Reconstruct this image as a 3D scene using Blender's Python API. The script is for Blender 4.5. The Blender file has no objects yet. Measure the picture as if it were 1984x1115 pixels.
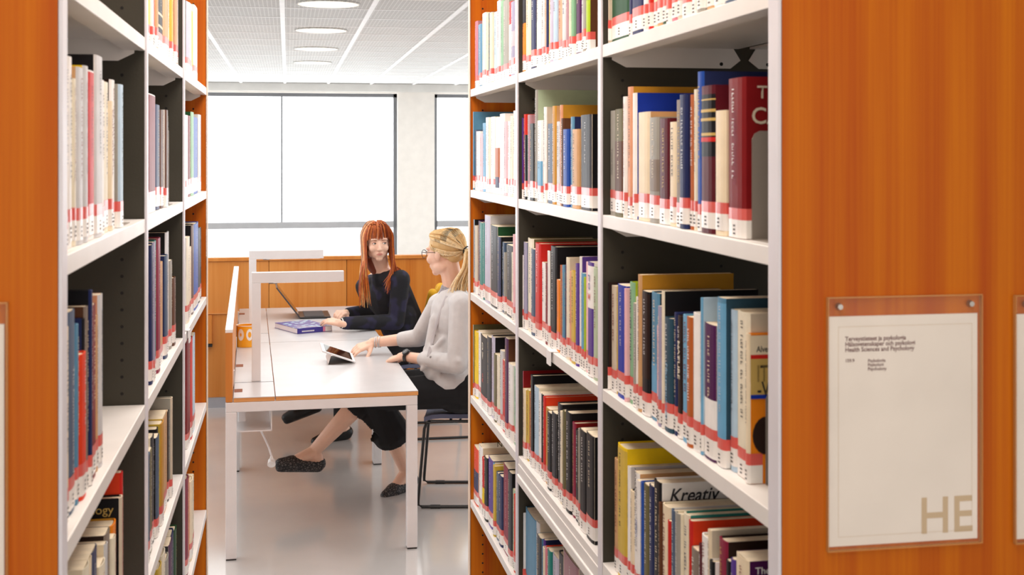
import bpy, bmesh, math, random
from mathutils import Vector, Matrix
random.seed(7)
C = bpy.context.scene.collection
S = bpy.context.scene
# ---------------------------------------------------------------- camera, world, lights, exposure
F = 2440.0; TH = math.atan(435 / F); SN, CS = math.sin(TH), math.cos(TH); EYE = 1.8; HZ = 298.0
cam = bpy.data.objects.new('camera', bpy.data.cameras.new('camera')); C.objects.link(cam)
cam.location = (0, 0, EYE); cam.rotation_euler = (math.pi / 2, 0, -TH)
cam.data.sensor_width = 36; cam.data.lens = F / 1984 * 36; cam.data.shift_y = (HZ - 557.5) / 1984
cam.data.clip_start = 0.05
cam.data.dof.use_dof = True; cam.data.dof.focus_distance = 4.6; cam.data.dof.aperture_fstop = 10
S.camera = cam
S.view_settings.view_transform = 'Standard'; S.view_settings.look = 'None'
S.view_settings.gamma = 1; S.view_settings.use_curve_mapping = False
S.view_settings.exposure = 0.12
w = bpy.data.worlds.new('world'); S.world = w; w.use_nodes = True
w.node_tree.nodes['Background'].inputs[0].default_value = (0.95, 0.98, 1.0, 1)
w.node_tree.nodes['Background'].inputs[1].default_value = 4.5
def area(name, loc, rot, sx, sy, power, col=(1, 1, 1)):
    l = bpy.data.lights.new(name, 'AREA'); l.shape = 'RECTANGLE'; l.size = sx; l.size_y = sy
    l.energy = power; l.color = col
    o = bpy.data.objects.new(name, l); C.objects.link(o); o.location = loc; o.rotation_euler = rot
    return o
R = math.radians
area('window_light_behind', (0.5, -3.4, 1.6), (R(90), 0, 0), 7, 2.2, 84, (1, .93, .86))  # added soft fill behind the camera; the back wall has no window
area('ceiling_lamp_light', (0.1, 0.9, 2.74), (0, 0, 0), .9, 2.4, 22, (1, .86, .70))
area('ceiling_lamp_light', (0.15, 3.3, 2.74), (0, 0, 0), .5, 2.6, 34, (1, .93, .85))
area('ceiling_lamp_light', (0.3, 7.0, 2.74), (0, 0, 0), 5, 4, 95, (1, .97, .93))
area('ceiling_lamp_light', (0.8, 13.0, 2.74), (0, 0, 0), 7, 7, 130, (1, .99, .97))
area('window_light_far_left', (-6.6, 14.5, 1.5), (0, R(-90), 0), 2.2, 6, 130, (.95, .98, 1))  # added fill to brighten the pier and far end; no window in this wall
area('window_light_far_right', (8.6, 14.5, 1.5), (0, R(90), 0), 2.2, 6, 130, (.95, .98, 1))  # its twin, likewise added fill before a solid wall
area('window_light_left', (-6.6, 8.0, 1.6), (0, R(-90), 0), 2.2, 9, 130, (.93, .97, 1))  # added soft fill standing in for daylight; the left wall is windowless
area('window_light_right', (8.6, 8.0, 1.6), (0, R(90), 0), 2.2, 9, 130, (.93, .97, 1))  # same added fill from the windowless right wall
# ---------------------------------------------------------------- helpers
def at(px, py, Y):                    # the point of the plane y = Y that the photograph shows at this pixel
    t = math.tan(TH + math.atan((px - 992) / F)); X = Y * t; d = X * SN + Y * CS
    return Vector((X, Y, EYE - (py - HZ) * d / F))
def gr(px, py, z=0.0):                # the point at height z that the photograph shows at this pixel
    d = (EYE - z) * F / (py - HZ); cx = (px - 992) / F * d
    return Vector((cx * CS + d * SN, -cx * SN + d * CS, z))
def lin(h):
    v = [int(h[i:i + 2], 16) / 255 for i in (0, 2, 4)]
    return tuple((x / 12.92 if x <= .04045 else ((x + .055) / 1.055) ** 2.4) for x in v) + (1,)
MATS = {}
def mat(name, hexc, rough=.5, metal=0, coat=0, bump=0, bscale=200, var=0, vscale=8, emit=0, spec=.5, trans=0, alpha=1, stretch=None):
    if name in MATS: return MATS[name]
    m = bpy.data.materials.new(name); m.use_nodes = True; nt = m.node_tree; b = nt.nodes['Principled BSDF']
    c = lin(hexc) if isinstance(hexc, str) else hexc
    b.inputs['Base Color'].default_value = c; b.inputs['Roughness'].default_value = rough
    b.inputs['Metallic'].default_value = metal; b.inputs['Coat Weight'].default_value = coat
    b.inputs['Coat Roughness'].default_value = .12
    b.inputs['Specular IOR Level'].default_value = spec
    b.inputs['Transmission Weight'].default_value = trans
    b.inputs['Alpha'].default_value = alpha
    if emit: b.inputs['Emission Color'].default_value = c; b.inputs['Emission Strength'].default_value = emit
    tc = nt.nodes.new('ShaderNodeTexCoord'); mp = nt.nodes.new('ShaderNodeMapping')
    nt.links.new(tc.outputs['Object'], mp.inputs[0])
    if stretch: mp.inputs['Scale'].default_value = stretch
    n = nt.nodes.new('ShaderNodeTexNoise'); n.inputs['Scale'].default_value = vscale; n.inputs['Detail'].default_value = 4
    nt.links.new(mp.outputs[0], n.inputs['Vector'])
    v = var or .04
    r = nt.nodes.new('ShaderNodeMapRange'); r.inputs['From Min'].default_value = .3; r.inputs['From Max'].default_value = .7
    r.inputs['To Min'].default_value = 1 - v; r.inputs['To Max'].default_value = 1 + v
    nt.links.new(n.outputs[0], r.inputs[0])
    mx = nt.nodes.new('ShaderNodeVectorMath'); mx.operation = 'SCALE'; mx.inputs[0].default_value = c[:3]
    nt.links.new(r.outputs[0], mx.inputs['Scale']); nt.links.new(mx.outputs[0], b.inputs['Base Color'])
    if bump:
        n2 = nt.nodes.new('ShaderNodeTexNoise'); n2.inputs['Scale'].default_value = bscale
        nt.links.new(mp.outputs[0], n2.inputs['Vector'])
        bp = nt.nodes.new('ShaderNodeBump'); bp.inputs['Strength'].default_value = bump; bp.inputs['Distance'].default_value = .002
        nt.links.new(n2.outputs[0], bp.inputs['Height']); nt.links.new(bp.outputs[0], b.inputs['Normal'])
    MATS[name] = m; return m
def wood(name, c1, c2, rough=.4, sc=(26, 26, .7), seed=0, spec=.4):
    m = bpy.data.materials.new(name); m.use_nodes = True; nt = m.node_tree; b = nt.nodes['Principled BSDF']
    b.inputs['Roughness'].default_value = rough; b.inputs['Specular IOR Level'].default_value = spec
    tc = nt.nodes.new('ShaderNodeTexCoord'); mp = nt.nodes.new('ShaderNodeMapping'); mp.inputs['Scale'].default_value = sc
    mp.inputs['Location'].default_value = (seed, seed, seed)
    nt.links.new(tc.outputs['Object'], mp.inputs[0])
    n = nt.nodes.new('ShaderNodeTexNoise'); n.inputs['Scale'].default_value = 1; n.inputs['Detail'].default_value = 6; n.inputs['Roughness'].default_value = .55
    nt.links.new(mp.outputs[0], n.inputs['Vector'])
    mp2 = nt.nodes.new('ShaderNodeMapping'); mp2.inputs['Scale'].default_value = tuple(x * (9 if x > 2 else 1.5) for x in sc)
    nt.links.new(tc.outputs['Object'], mp2.inputs[0])
    n2 = nt.nodes.new('ShaderNodeTexNoise'); n2.inputs['Scale'].default_value = 1; n2.inputs['Detail'].default_value = 3
    nt.links.new(mp2.outputs[0], n2.inputs['Vector'])
    ad = nt.nodes.new('ShaderNodeMath'); ad.operation = 'MULTIPLY_ADD'; ad.inputs[1].default_value = .3
    nt.links.new(n2.outputs[0], ad.inputs[0]); nt.links.new(n.outputs[0], ad.inputs[2])
    r = nt.nodes.new('ShaderNodeValToRGB'); r.color_ramp.elements[0].position = .42; r.color_ramp.elements[1].position = .88
    r.color_ramp.elements[0].color = lin(c1); r.color_ramp.elements[1].color = lin(c2)
    nt.links.new(ad.outputs[0], r.inputs[0]); nt.links.new(r.outputs[0], b.inputs['Base Color'])
    MATS[name] = m; return m
M = {}
M['white'] = mat('white_metal', 'E9E8EA', .35)
M['shelf'] = mat('shelf_metal', 'E4DFDC', .38)
M['steel'] = mat('dark_olive_steel', '3B372E', .55, spec=.3, bump=.1)
M['trim'] = mat('pale_edge_trim', 'DCD8E0', .4)
M['wall'] = mat('wall_paint', 'E2DDD6', .9)
M['bar'] = mat('ceiling_bar_white', 'F8F8F8', .5)
M['paper'] = mat('book_paper', 'E6D6BC', .85, var=.1, vscale=60)
M['label'] = mat('label_white', 'F1ECE8', .35, coat=.3)
M['red'] = mat('label_red', 'DC5C54', .35, coat=.3)
M['ink'] = mat('ink', '2A2628', .6)
M['dark'] = mat('dark_hole', '0E0C0B', .8)
M['black'] = mat('black_metal', '141416', .35)
M['greymetal'] = mat('bookend_grey', '8A8078', .45)
M['endwood'] = wood('orange_veneer', 'AE4700', 'CF7300', .5, spec=.22)
M['partwood'] = wood('partition_veneer', 'C67428', 'DE9448', .4, (9, 9, .6), 3)
M['oak'] = wood('birch_edge', 'D08A48', 'EBB070', .5, (3, 30, 60))
class MB:
    def __init__(s): s.v = []; s.f = []; s.m = []
    def quad(s, a, b, c, d, m=0):
        k = len(s.v); s.v += [tuple(a), tuple(b), tuple(c), tuple(d)]; s.f.append((k, k + 1, k + 2, k + 3)); s.m.append(m); return s
    def box(s, x0, x1, y0, y1, z0, z1, m=0, T=None):
        k = len(s.v); P = [(x0, y0, z0), (x1, y0, z0), (x1, y1, z0), (x0, y1, z0), (x0, y0, z1), (x1, y0, z1), (x1, y1, z1), (x0, y1, z1)]
        if T: P = [tuple(T @ Vector(p)) for p in P]
        s.v += P
        for q in ((0, 3, 2, 1), (4, 5, 6, 7), (0, 1, 5, 4), (1, 2, 6, 5), (2, 3, 7, 6), (3, 0, 4, 7)):
            s.f.append(tuple(k + i for i in q)); s.m.append(m)
        return s
    def prism(s, pts, z0, z1, m=0, T=None):   # convex polygon in xy extruded in z
        k = len(s.v); n = len(pts)
        P = [(x, y, z0) for x, y in pts] + [(x, y, z1) for x, y in pts]
        if T: P = [tuple(T @ Vector(p)) for p in P]
        s.v += P; s.f.append(tuple(k + i for i in reversed(range(n)))); s.f.append(tuple(k + n + i for i in range(n))); s.m += [m, m]
        for i in range(n):
            j = (i + 1) % n; s.f.append((k + i, k + j, k + n + j, k + n + i)); s.m.append(m)
        return s
    def cap(s, p0, p1, r0, r1=None, n=12, m=0, flat=False, e=1.0):   # tapered capsule (or cylinder)
        r1 = r0 if r1 is None else r1; p0 = Vector(p0); p1 = Vector(p1); ax = p1 - p0; L = ax.length; ax = ax / L if L > 1e-6 else Vector((0, 0, 1))
        u = ax.orthogonal().normalized(); w_ = ax.cross(u)
        prof = [(0, r0), (L, r1)] if flat else [(-r0 * math.sin(a), r0 * math.cos(a)) for a in (1.35, .9, .45, 0)] + [(L + r1 * math.sin(a), r1 * math.cos(a)) for a in (0, .45, .9, 1.35)]
        k = len(s.v)
        for t, r in prof:
            for i in range(n):
                a = 2 * math.pi * i / n; s.v.append(tuple(p0 + ax * t + u * (r * math.cos(a)) + w_ * (r * math.sin(a) * e)))
        for q in range(len(prof) - 1):
            for i in range(n):
                j = (i + 1) % n; s.f.append((k + q * n + i, k + q * n + j, k + (q + 1) * n + j, k + (q + 1) * n + i)); s.m.append(m)
        s.f.append(tuple(k + i for i in reversed(range(n)))); s.m.append(m)
        e0 = k + (len(prof) - 1) * n; s.f.append(tuple(e0 + i for i in range(n))); s.m.append(m); return s
    def chain(s, pts, rs, n=12, m=0):
        for i in range(len(pts) - 1): s.cap(pts[i], pts[i + 1], rs[i], rs[i + 1], n, m)
        return s
    def ell(s, c, r, B=None, m=0, nu=16, nv=10):
        k = len(s.v); c = Vector(c)
        for j in range(1, nv):
            p = math.pi * j / nv
            for i in range(nu):
                a = 2 * math.pi * i / nu; q = Vector((r[0] * math.sin(p) * math.cos(a), r[1] * math.sin(p) * math.sin(a), r[2] * math.cos(p)))
                s.v.append(tuple(c + (B @ q if B else q)))
        for z in (1, -1):
            q = Vector((0, 0, r[2] * z)); s.v.append(tuple(c + (B @ q if B else q)))
        for j in range(nv - 2):
            for i in range(nu):
                i2 = (i + 1) % nu; s.f.append((k + j * nu + i, k + (j + 1) * nu + i, k + (j + 1) * nu + i2, k + j * nu + i2)); s.m.append(m)
        t = k + (nv - 1) * nu
        for i in range(nu):
            i2 = (i + 1) % nu; s.f.append((t, k + i, k + i2)); s.m.append(m)
            s.f.append((t + 1, k + (nv - 2) * nu + i2, k + (nv - 2) * nu + i)); s.m.append(m)
        return s
    def tube(s, pts, rs, n=6, m=0, e=1.0, side=None):   # swept tube; e flattens it
        k = len(s.v); P = [Vector(p) for p in pts]
        for q, p in enumerate(P):
            ax = (P[min(q + 1, len(P) - 1)] - P[max(q - 1, 0)]).normalized()
            u = (side.cross(ax) if side else ax.orthogonal())
            if u.length < 1e-4: u = ax.orthogonal()
            u.normalize(); w_ = ax.cross(u)
            r = rs[q] if isinstance(rs, (list, tuple)) else rs
            for i in range(n):
                a = 2 * math.pi * i / n; s.v.append(tuple(p + u * (r * math.cos(a) * e) + w_ * (r * math.sin(a))))
        for q in range(len(P) - 1):
            for i in range(n):
                j = (i + 1) % n; s.f.append((k + q * n + i, k + q * n + j, k + (q + 1) * n + j, k + (q + 1) * n + i)); s.m.append(m)
        s.f.append(tuple(k + i for i in reversed(range(n)))); s.m.append(m)
        e0 = k + (len(P) - 1) * n; s.f.append(tuple(e0 + i for i in range(n))); s.m.append(m); return s
    def mesh(s, name, mats):
        me = bpy.data.meshes.new(name); me.from_pydata(s.v, [], s.f)
        for m_ in (mats if isinstance(mats, (list, tuple)) else [mats]): me.materials.append(m_)
        me.polygons.foreach_set('material_index', s.m); me.update(); return me
    def build(s, name, mats, parent=None, smooth=False, bevel=0):
        o = link(name, s.mesh(name, mats), parent)
        if smooth: smoo(o)
        if bevel:
            b = o.modifiers.new('bevel', 'BEVEL'); b.width = bevel; b.segments = 2; b.limit_method = 'ANGLE'
        return o
def smoo(o, ang=40):
    o.data.polygons.foreach_set('use_smooth', [True] * len(o.data.polygons))
    try: o.data.set_sharp_from_angle(angle=R(ang))
    except Exception: pass
def link(name, me, parent=None):
    o = bpy.data.objects.new(name, me); C.objects.link(o)
    if parent: o.parent = parent
    return o
def tag(o, label, cat, group=None):
    o['label'] = label; o['category'] = cat
    if group: o['group'] = group
    return o
def thing(name, label, cat, loc=(0, 0, 0), rz=0, group=None):
    o = bpy.data.objects.new(name, None); C.objects.link(o); o.location = loc; o.rotation_euler = (0, 0, rz); o.empty_display_size = .1
    return tag(o, label, cat, group)
def struct(o): o['kind'] = 'structure'; return o
def text(s_, size, m, parent, org, xa, ya, name='lettering', bold=0, align='LEFT', shear=0, sx=1, spacing=1, ls=1):
    c = bpy.data.curves.new('t', 'FONT'); c.body = s_; c.size = size; c.offset = bold * size; c.align_x = align; c.shear = shear
    c.space_character = spacing; c.space_line = ls; c.resolution_u = 3
    t = bpy.data.objects.new('t', c); C.objects.link(t); bpy.context.view_layer.update()
    me = bpy.data.meshes.new_from_object(t.evaluated_get(bpy.context.evaluated_depsgraph_get()))
    bpy.data.objects.remove(t); bpy.data.curves.remove(c)
    me.name = name; me.materials.clear(); me.materials.append(m)
    o = link(name, me, parent); xa = Vector(xa).normalized(); ya = Vector(ya).normalized(); za = xa.cross(ya)
    Mx = Matrix((xa * sx, ya, za)).transposed().to_4x4(); Mx.translation = Vector(org); o.matrix_local = Mx
    return o
# ---------------------------------------------------------------- room shell
fl = mat('floor_vinyl', 'CCCAC9', .14, var=.04, vscale=3, spec=.7, coat=.45)
o = struct(MB().box(-7, 9, -4, 18.2, -.1, 0).build('floor', fl))
WH = 2.66
struct(MB().box(-7.2, -7, -4, 18.2, 0, 3).build('wall_left', M['wall']))
struct(MB().box(9, 9.2, -4, 18.2, 0, 3).build('wall_right', M['wall']))
struct(MB().box(-7, 9, -4.2, -4, 0, 3).build('wall_back', M['wall']))
wf = MB(); wf.box(-7, 9, 18, 18.35, 0, .12); wf.box(-7, 9, 18, 18.35, WH, 3)
P0 = 1.55; PW = .53; WW = 3.28                     # first window ends at P0, pier PW, window WW
xs = [P0 + k * (WW + PW) for k in (-2, -1, 0, 1)]
for x in xs: wf.box(x, x + PW, 18, 18.35, .12, WH)
struct(wf.build('wall_front', M['wall']))
struct(MB().box(-7, 9, 17.92, 18, WH + .02, 2.79).build('trim_1', mat('soffit_paint', 'D9D7D2', .8)))
frm = mat('window_frame_grey', '6E7074', .5); rail = mat('window_rail_grey', 'A4A4A6', .5)
gm = bpy.data.materials.new('window_glass'); gm.use_nodes = True; nt = gm.node_tree
for n_ in list(nt.nodes): nt.nodes.remove(n_)
g1 = nt.nodes.new('ShaderNodeBsdfTransparent'); g2 = nt.nodes.new('ShaderNodeBsdfGlossy'); g2.inputs['Roughness'].default_value = .02
g3 = nt.nodes.new('ShaderNodeMixShader'); g3.inputs[0].default_value = .06; g4 = nt.nodes.new('ShaderNodeOutputMaterial')
nt.links.new(g1.outputs[0], g3.inputs[1]); nt.links.new(g2.outputs[0], g3.inputs[2]); nt.links.new(g3.outputs[0], g4.inputs[0])
for k, x in enumerate(xs):
    a, b = x - WW, x
    if a < -7: a = -7
    wn = struct(link('window_%d' % (k + 1), None)); wn.location = (0, 0, 0)
    fr = MB(); fr.box(a, b, 18.12, 18.2, WH - .05, WH); fr.box(b - .05, b, 18.12, 18.2, .12, WH); fr.box(a, a + .05, 18.12, 18.2, .12, WH); fr.box(a, b, 18.12, 18.2, .12, .17)
    fr.build('window_frame', frm, wn)
    MB().box(a + .05, b - .05, 18.08, 18.2, .74, .83).build('transom', rail, wn)
    mid = b - 1.63
    if mid > a + .1: MB().box(mid - .012, mid + .012, 18.12, 18.19, .83, WH - .05).build('mullion', frm, wn)
    MB().box(a + .05, b - .05, 18.155, 18.16, .17, .74).build('pane', gm, wn)
    if mid > a + .1:
        MB().box(a + .05, mid - .012, 18.155, 18.16, .83, WH - .05).build('pane', gm, wn); MB().box(mid + .012, b - .05, 18.155, 18.16, .83, WH - .05).build('pane', gm, wn)
    else: MB().box(a + .05, b - .05, 18.155, 18.16, .83, WH - .05).build('pane', gm, wn)
    MB().box(a, b, 17.9, 18.1, .10, .12).build('window_sill', M['white'], wn)
# ceiling: slab above, mesh tiles hung in white bars
H = 2.79
ce = struct(MB().box(-7, 9, -4, 18.2, 2.93, 3).build('ceiling', mat('ceiling_slab', 'C8C8C8', .9)))
tm = bpy.data.materials.new('expanded_mesh_tile'); tm.use_nodes = True; nt = tm.node_tree; b = nt.nodes['Principled BSDF']
tc = nt.nodes.new('ShaderNodeTexCoord'); br = nt.nodes.new('ShaderNodeTexBrick'); br.inputs['Scale'].default_value = 1
br.inputs['Brick Width'].default_value = .028; br.inputs['Row Height'].default_value = .028; br.inputs['Mortar Size'].default_value = .0035; br.offset = 0
br.inputs['Color1'].default_value = lin('C2C2C0'); br.inputs['Color2'].default_value = lin('BABAB8'); br.inputs['Mortar'].default_value = lin('DCDCDA')
nt.links.new(tc.outputs['Object'], br.inputs[0]); nt.links.new(br.outputs[0], b.inputs['Base Color']); b.inputs['Roughness'].default_value = .75
tile = MB().box(.013, .587, .013, .587, 0, .012).mesh('ceiling_tile', tm)
X0, Y0 = -.035, 8.67 - 2 * .6
for i in range(-4, 10):
    for j in range(0, 17):
        t = link('ceiling_tile', tile, ce); t.location = (X0 + .6 * i, Y0 + .6 * j, H)
MB().box(-7, 9, -4, Y0 - .012, H, H + .012).box(-7, X0 - 2.412, Y0 - .012, 18, H, H + .012).box(X0 + 6.012, 9, Y0 - .012, 18, H, H + .012).build('ceiling_field', tm, ce)
for i in range(-4, 11): MB().box(X0 + .6 * i - .017, X0 + .6 * i + .017, Y0 - .012, 18, H - .006, H + .014).build('ceiling_bar', M['bar'], ce)
for j in range(0, 18): MB().box(X0 - 2.41, X0 + 6.01, Y0 + .6 * j - .012, Y0 + .6 * j + .012, H - .003, H + .014).build('ceiling_bar', M['bar'], ce)
lamp_m = bpy.data.materials.new('lamp_glow'); lamp_m.use_nodes = True; nt = lamp_m.node_tree; b = nt.nodes['Principled BSDF']
tc = nt.nodes.new('ShaderNodeTexCoord'); ln = nt.nodes.new('ShaderNodeVectorMath'); ln.operation = 'LENGTH'; nt.links.new(tc.outputs['Object'], ln.inputs[0])
mr = nt.nodes.new('ShaderNodeMapRange'); mr.inputs['From Min'].default_value = .07; mr.inputs['From Max'].default_value = .2; mr.inputs['To Min'].default_value = 1.5; mr.inputs['To Max'].default_value = .25
nt.links.new(ln.outputs['Value'], mr.inputs[0]); nt.links.new(mr.outputs[0], b.inputs['Emission Strength']); b.inputs['Emission Color'].default_value = (1, .88, .70, 1); b.inputs['Base Color'].default_value = lin('E8E4DC')
lampl = ['nearest round warm ceiling lamp, above the front of the desk', 'second round warm ceiling lamp from the front, above the desk', 'third round warm ceiling lamp from the front, beyond the desk', 'farthest round ceiling lamp, close to the window wall']
for k in range(4):
    y = Y0 + .6 * (1 + 3 * k) + .3
    t = thing('ceiling_lamp', lampl[k], 'lamp', (X0 + .3, y, H - .009), 0, 'round lamps in the ceiling grid')
    MB().cap((0, 0, 0), (0, 0, .008), .2, .2, 32, flat=True).build('diffuser', lamp_m, t)
    rg = MB(); rg.tube([(.205 * math.cos(a * math.pi / 16), .205 * math.sin(a * math.pi / 16), .003) for a in range(33)], .004, 5); rg.build('ring', tm, t)
# wooden partition in front of the far hall
pt = thing('wood_partition', 'low orange wooden partition wall behind the desk, below the windows', 'partition', (0, 9.14, 0))
cuts = [-2.4, -1.25, -.13, .42, 1.31, 2.2, 3.1, 4.2]
for i in range(len(cuts) - 1):
    pm = MB().box(cuts[i] + .002, cuts[i + 1] - .002, 0, .05, .075, 1.035).build('panel', wood('partition_veneer_%d' % i, ['BE6A20', 'C87A30', 'CC7C30', 'C06A1C', 'B8641A', 'BE6A20', 'BE6A20'][i], ['DA924A', 'DE9A52', 'E09C50', 'D88A38', 'D48430', 'D88A38', 'D88A38'][i], .35, (11, 11, .5), i * 3.7), pt)
MB().box(-2.4, 4.2, .05, .06, .0, 1.036).build('backing', M['partwood'], pt)
MB().box(-2.4, 4.2, -.012, .062, 1.037, 1.063).build('cap_rail', M['partwood'], pt, bevel=.003)
MB().box(-2.4, 4.2, .004, .046, 0, .075).build('plinth', mat('grey_plinth', 'A9AAB2', .5), pt)
cb = thing('wall_cabinet', 'small flush wooden cabinet with dark slot pull, left of the desk screen', 'cabinet', (-.62, 9.14, 0))
MB().box(-.4, .095, -.03, -.001, .46, .66).build('door', M['partwood'], cb)
MB().box(-.4, .098, -.032, -.001, .437, .457).build('slot_pull', M['black'], cb)
MB().box(-.4, .42, -.012, -.001, .666, .670).build('rail', M['oak'], cb)
# ---------------------------------------------------------------- bookcases
PITCH = .916; UT = .032; DEP = .30
LV = [.08, .25, .605, .965, 1.32, 1.675, 2.022]
BC = {'R': dict(O=(.638, 1.568), phi=.0058, s=1), 'L': dict(O=(-.2676, 1.575), phi=0.0, s=-1)}
UP = {'R': [0, .928, 1.851, 2.741], 'L': [0, .915, 1.802, 2.765]}
def ypx(side, px, x=0.0):
    b = BC[side]; O = b['O']; dx, dy = -math.sin(b['phi']), math.cos(b['phi']); nx, ny = b['s'] * math.cos(b['phi']), b['s'] * math.sin(b['phi'])
    t = math.tan(TH + math.atan((px - 992) / F))
    return (t * (O[1] + x * ny) - O[0] - x * nx) / (dx - t * dy)
def wld(side, x, y, z=0.0):
    b = BC[side]; O = b['O']; p = b['phi']
    return Vector((O[0] - math.sin(p) * y + b['s'] * math.cos(p) * x, O[1] + math.cos(p) * y + b['s'] * math.sin(p) * x, z))
for side in 'RL':
    b = BC[side]; s = b['s']; ups = UP[side]
    lab = 'tall double-sided bookcase with orange wood ends, filling the ' + ('right' if side == 'R' else 'left') + ' side'
    bc = thing('bookcase', lab, 'bookcase', (b['O'][0], b['O'][1], 0), b['phi'])
    def bx(x0, x1, y0, y1, z0, z1, mb=None):
        return (mb or MB()).box(min(s * x0, s * x1), max(s * x0, s * x1), y0, y1, z0, z1)
    W = 2 * DEP + .01
    for i, u in enumerate(ups):
        end = i in (0, 3)
        a, c_ = (u, u + UT)
        if i == 0:
            bx(.0025, W, a, a + .022, 0, 2.45).build('end_panel', M['endwood'], bc)
            bx(.002, W, a + .022, c_ , .02, 2.44).build('upright', M['steel'], bc)
            tr = bx(-.003, .002, a, c_ + .004, 0, 2.45).build('edge_trim', M['trim'], bc, bevel=.0015)
        elif i == 3:
            bx(.002, W, a, c_ - .002, 0, 2.45).build('end_panel', M['endwood'], bc)
            bx(-.003, .0, a, c_, 0, 2.45).build('edge_trim', mat('beige_edge', 'E2C8B2', .5), bc)
        else:
            bx(.002, W, a + .004, c_ - .004, .02, 2.44).build('upright', M['steel'], bc)
            bx(-.003, .002, a + .003, c_ - .003, 0, 2.45).build('edge_trim', M['trim'] if side == 'L' else M['trim'], bc, bevel=.0015)
        if i > 0:
            hb = MB(); z = .35
            yf = a - .0006 if i == 3 else a + .0034
            while z < 2.36:
                if all(not (-.05 < z - l < .01) for l in LV):
                    for x in (.043, .255):
                        pts = [(s * x + .0034 * math.cos(q * math.pi / 3), z + .0034 * math.sin(q * math.pi / 3)) for q in range(6)]
                        k = len(hb.v); hb.v += [(p[0], yf, p[1]) for p in pts]; hb.f.append(tuple(range(k, k + 6)) if s > 0 else tuple(range(k, k + 6))); hb.m.append(0)
                z += .032
            h_ = hb.build('peg_holes', M['dark'], bc)
            h_['kind'] = 'stuff'
    bx(-.003, W, 0, ups[3] + UT, 2.45, 2.475).build('top_panel', M['endwood'], bc)
    for bay in range(3):
        y0 = ups[bay] + UT; y1 = ups[bay + 1] + (.004 if bay < 2 else 0); y0 -= (.004 if bay else 0)
        for half in (0, 1):
            me = None; mb2 = None
            for z in LV:
                if me is None:
                    m_ = MB(); L = y1 - y0 - .004
                    xa, xb = (0, DEP - .006) if half == 0 else (W - DEP + .006, W)
                    fx = (xa, xa + .012) if half == 0 else (xb - .012, xb)
                    bx(xa + .001, xb - .001, 0, L, -.004, 0, m_)
                    bx(fx[0], fx[1], .001, L - .001, -.0255, -.0002, m_)
                    (bx(fx[0] + .0115, fx[0] + .04, .001, L - .001, -.0249, -.0229, m_) if half == 0 else bx(fx[1] - .04, fx[1] - .0115, .001, L - .001, -.0249, -.0229, m_))
                    mb2 = []
                    for yy in (0.0, L - .002):
                        m2 = MB()
                        if half == 0: pts = [(xa + .02, -.03), (xa + .05, -.045), (xb - .02, -.045), (xb + .002, -.028), (xb - .014, -.003), (xa + .02, -.003)]
                        else: pts = [(xb - .02, -.03), (xb - .05, -.045), (xa + .02, -.045), (xa - .002, -.028), (xa + .014, -.003), (xb - .02, -.003)]
                        T = Matrix(((s, 0, 0, 0), (0, 0, 1, yy), (0, 1, 0, 0), (0, 0, 0, 1)))
                        m2.prism(pts, 0, .002, 0, T)
                        T2 = Matrix(((s, 0, 0, 0), (0, 0, 1, yy - .0006), (0, 1, 0, 0), (0, 0, 0, 1)))
                        xh = (xb - .04) if half == 0 else (xa + .04)
                        m2.prism([(xh + .004 * math.cos(q), -.036 + .004 * math.sin(q)) for q in [k * math.pi / 4 for k in range(8)]], 0, .0032, 1, T2)
                        mb2.append(m2.mesh('bracket', [M['shelf'], M['dark']]))
                    me = m_.mesh('shelf', M['shelf'])
                so = link('shelf', me, bc); so.location = (0, y0 + .002, z)
                if half == 0:
                    bv = so.modifiers.new('bevel', 'BEVEL'); bv.width = .003; bv.segments = 3; bv.limit_method = 'ANGLE'
                for q_ in mb2: link('bracket', q_, so)
# extra lip of the shelf joint in the right middle bay, clips on the shelf lips
rb = [o for o in C.objects if o.name.startswith('bookcase')][0]
MB().box(-.006, .004, .934, 1.845, .895, .918).build('lower_rail', M['shelf'], rb, bevel=.003)
MB().box(-.002, .006, .934, 1.845, .917, .945).build('rail_back', M['shelf'], rb)
for sd_, px_, py_, lab_ in (('R', 1068, 694, 'small clear label clip on the front lip of middle right shelf'), ('L', 363, 640, 'small clear label clip on front lip of far left shelf')):
    q_ = wld(sd_, 0, ypx(sd_, px_), LV[4]); cl = thing('label_clip', lab_, 'clip', q_, BC[sd_]['phi'] + (0 if sd_ == 'R' else math.pi))
    MB().box(-.0075, -.0045, -.02, .02, -.032, .0015).build('front_plate', M['white'], cl); MB().box(-.0075, .03, -.02, .02, .0008, .0022).build('top_plate', M['white'], cl)
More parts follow.
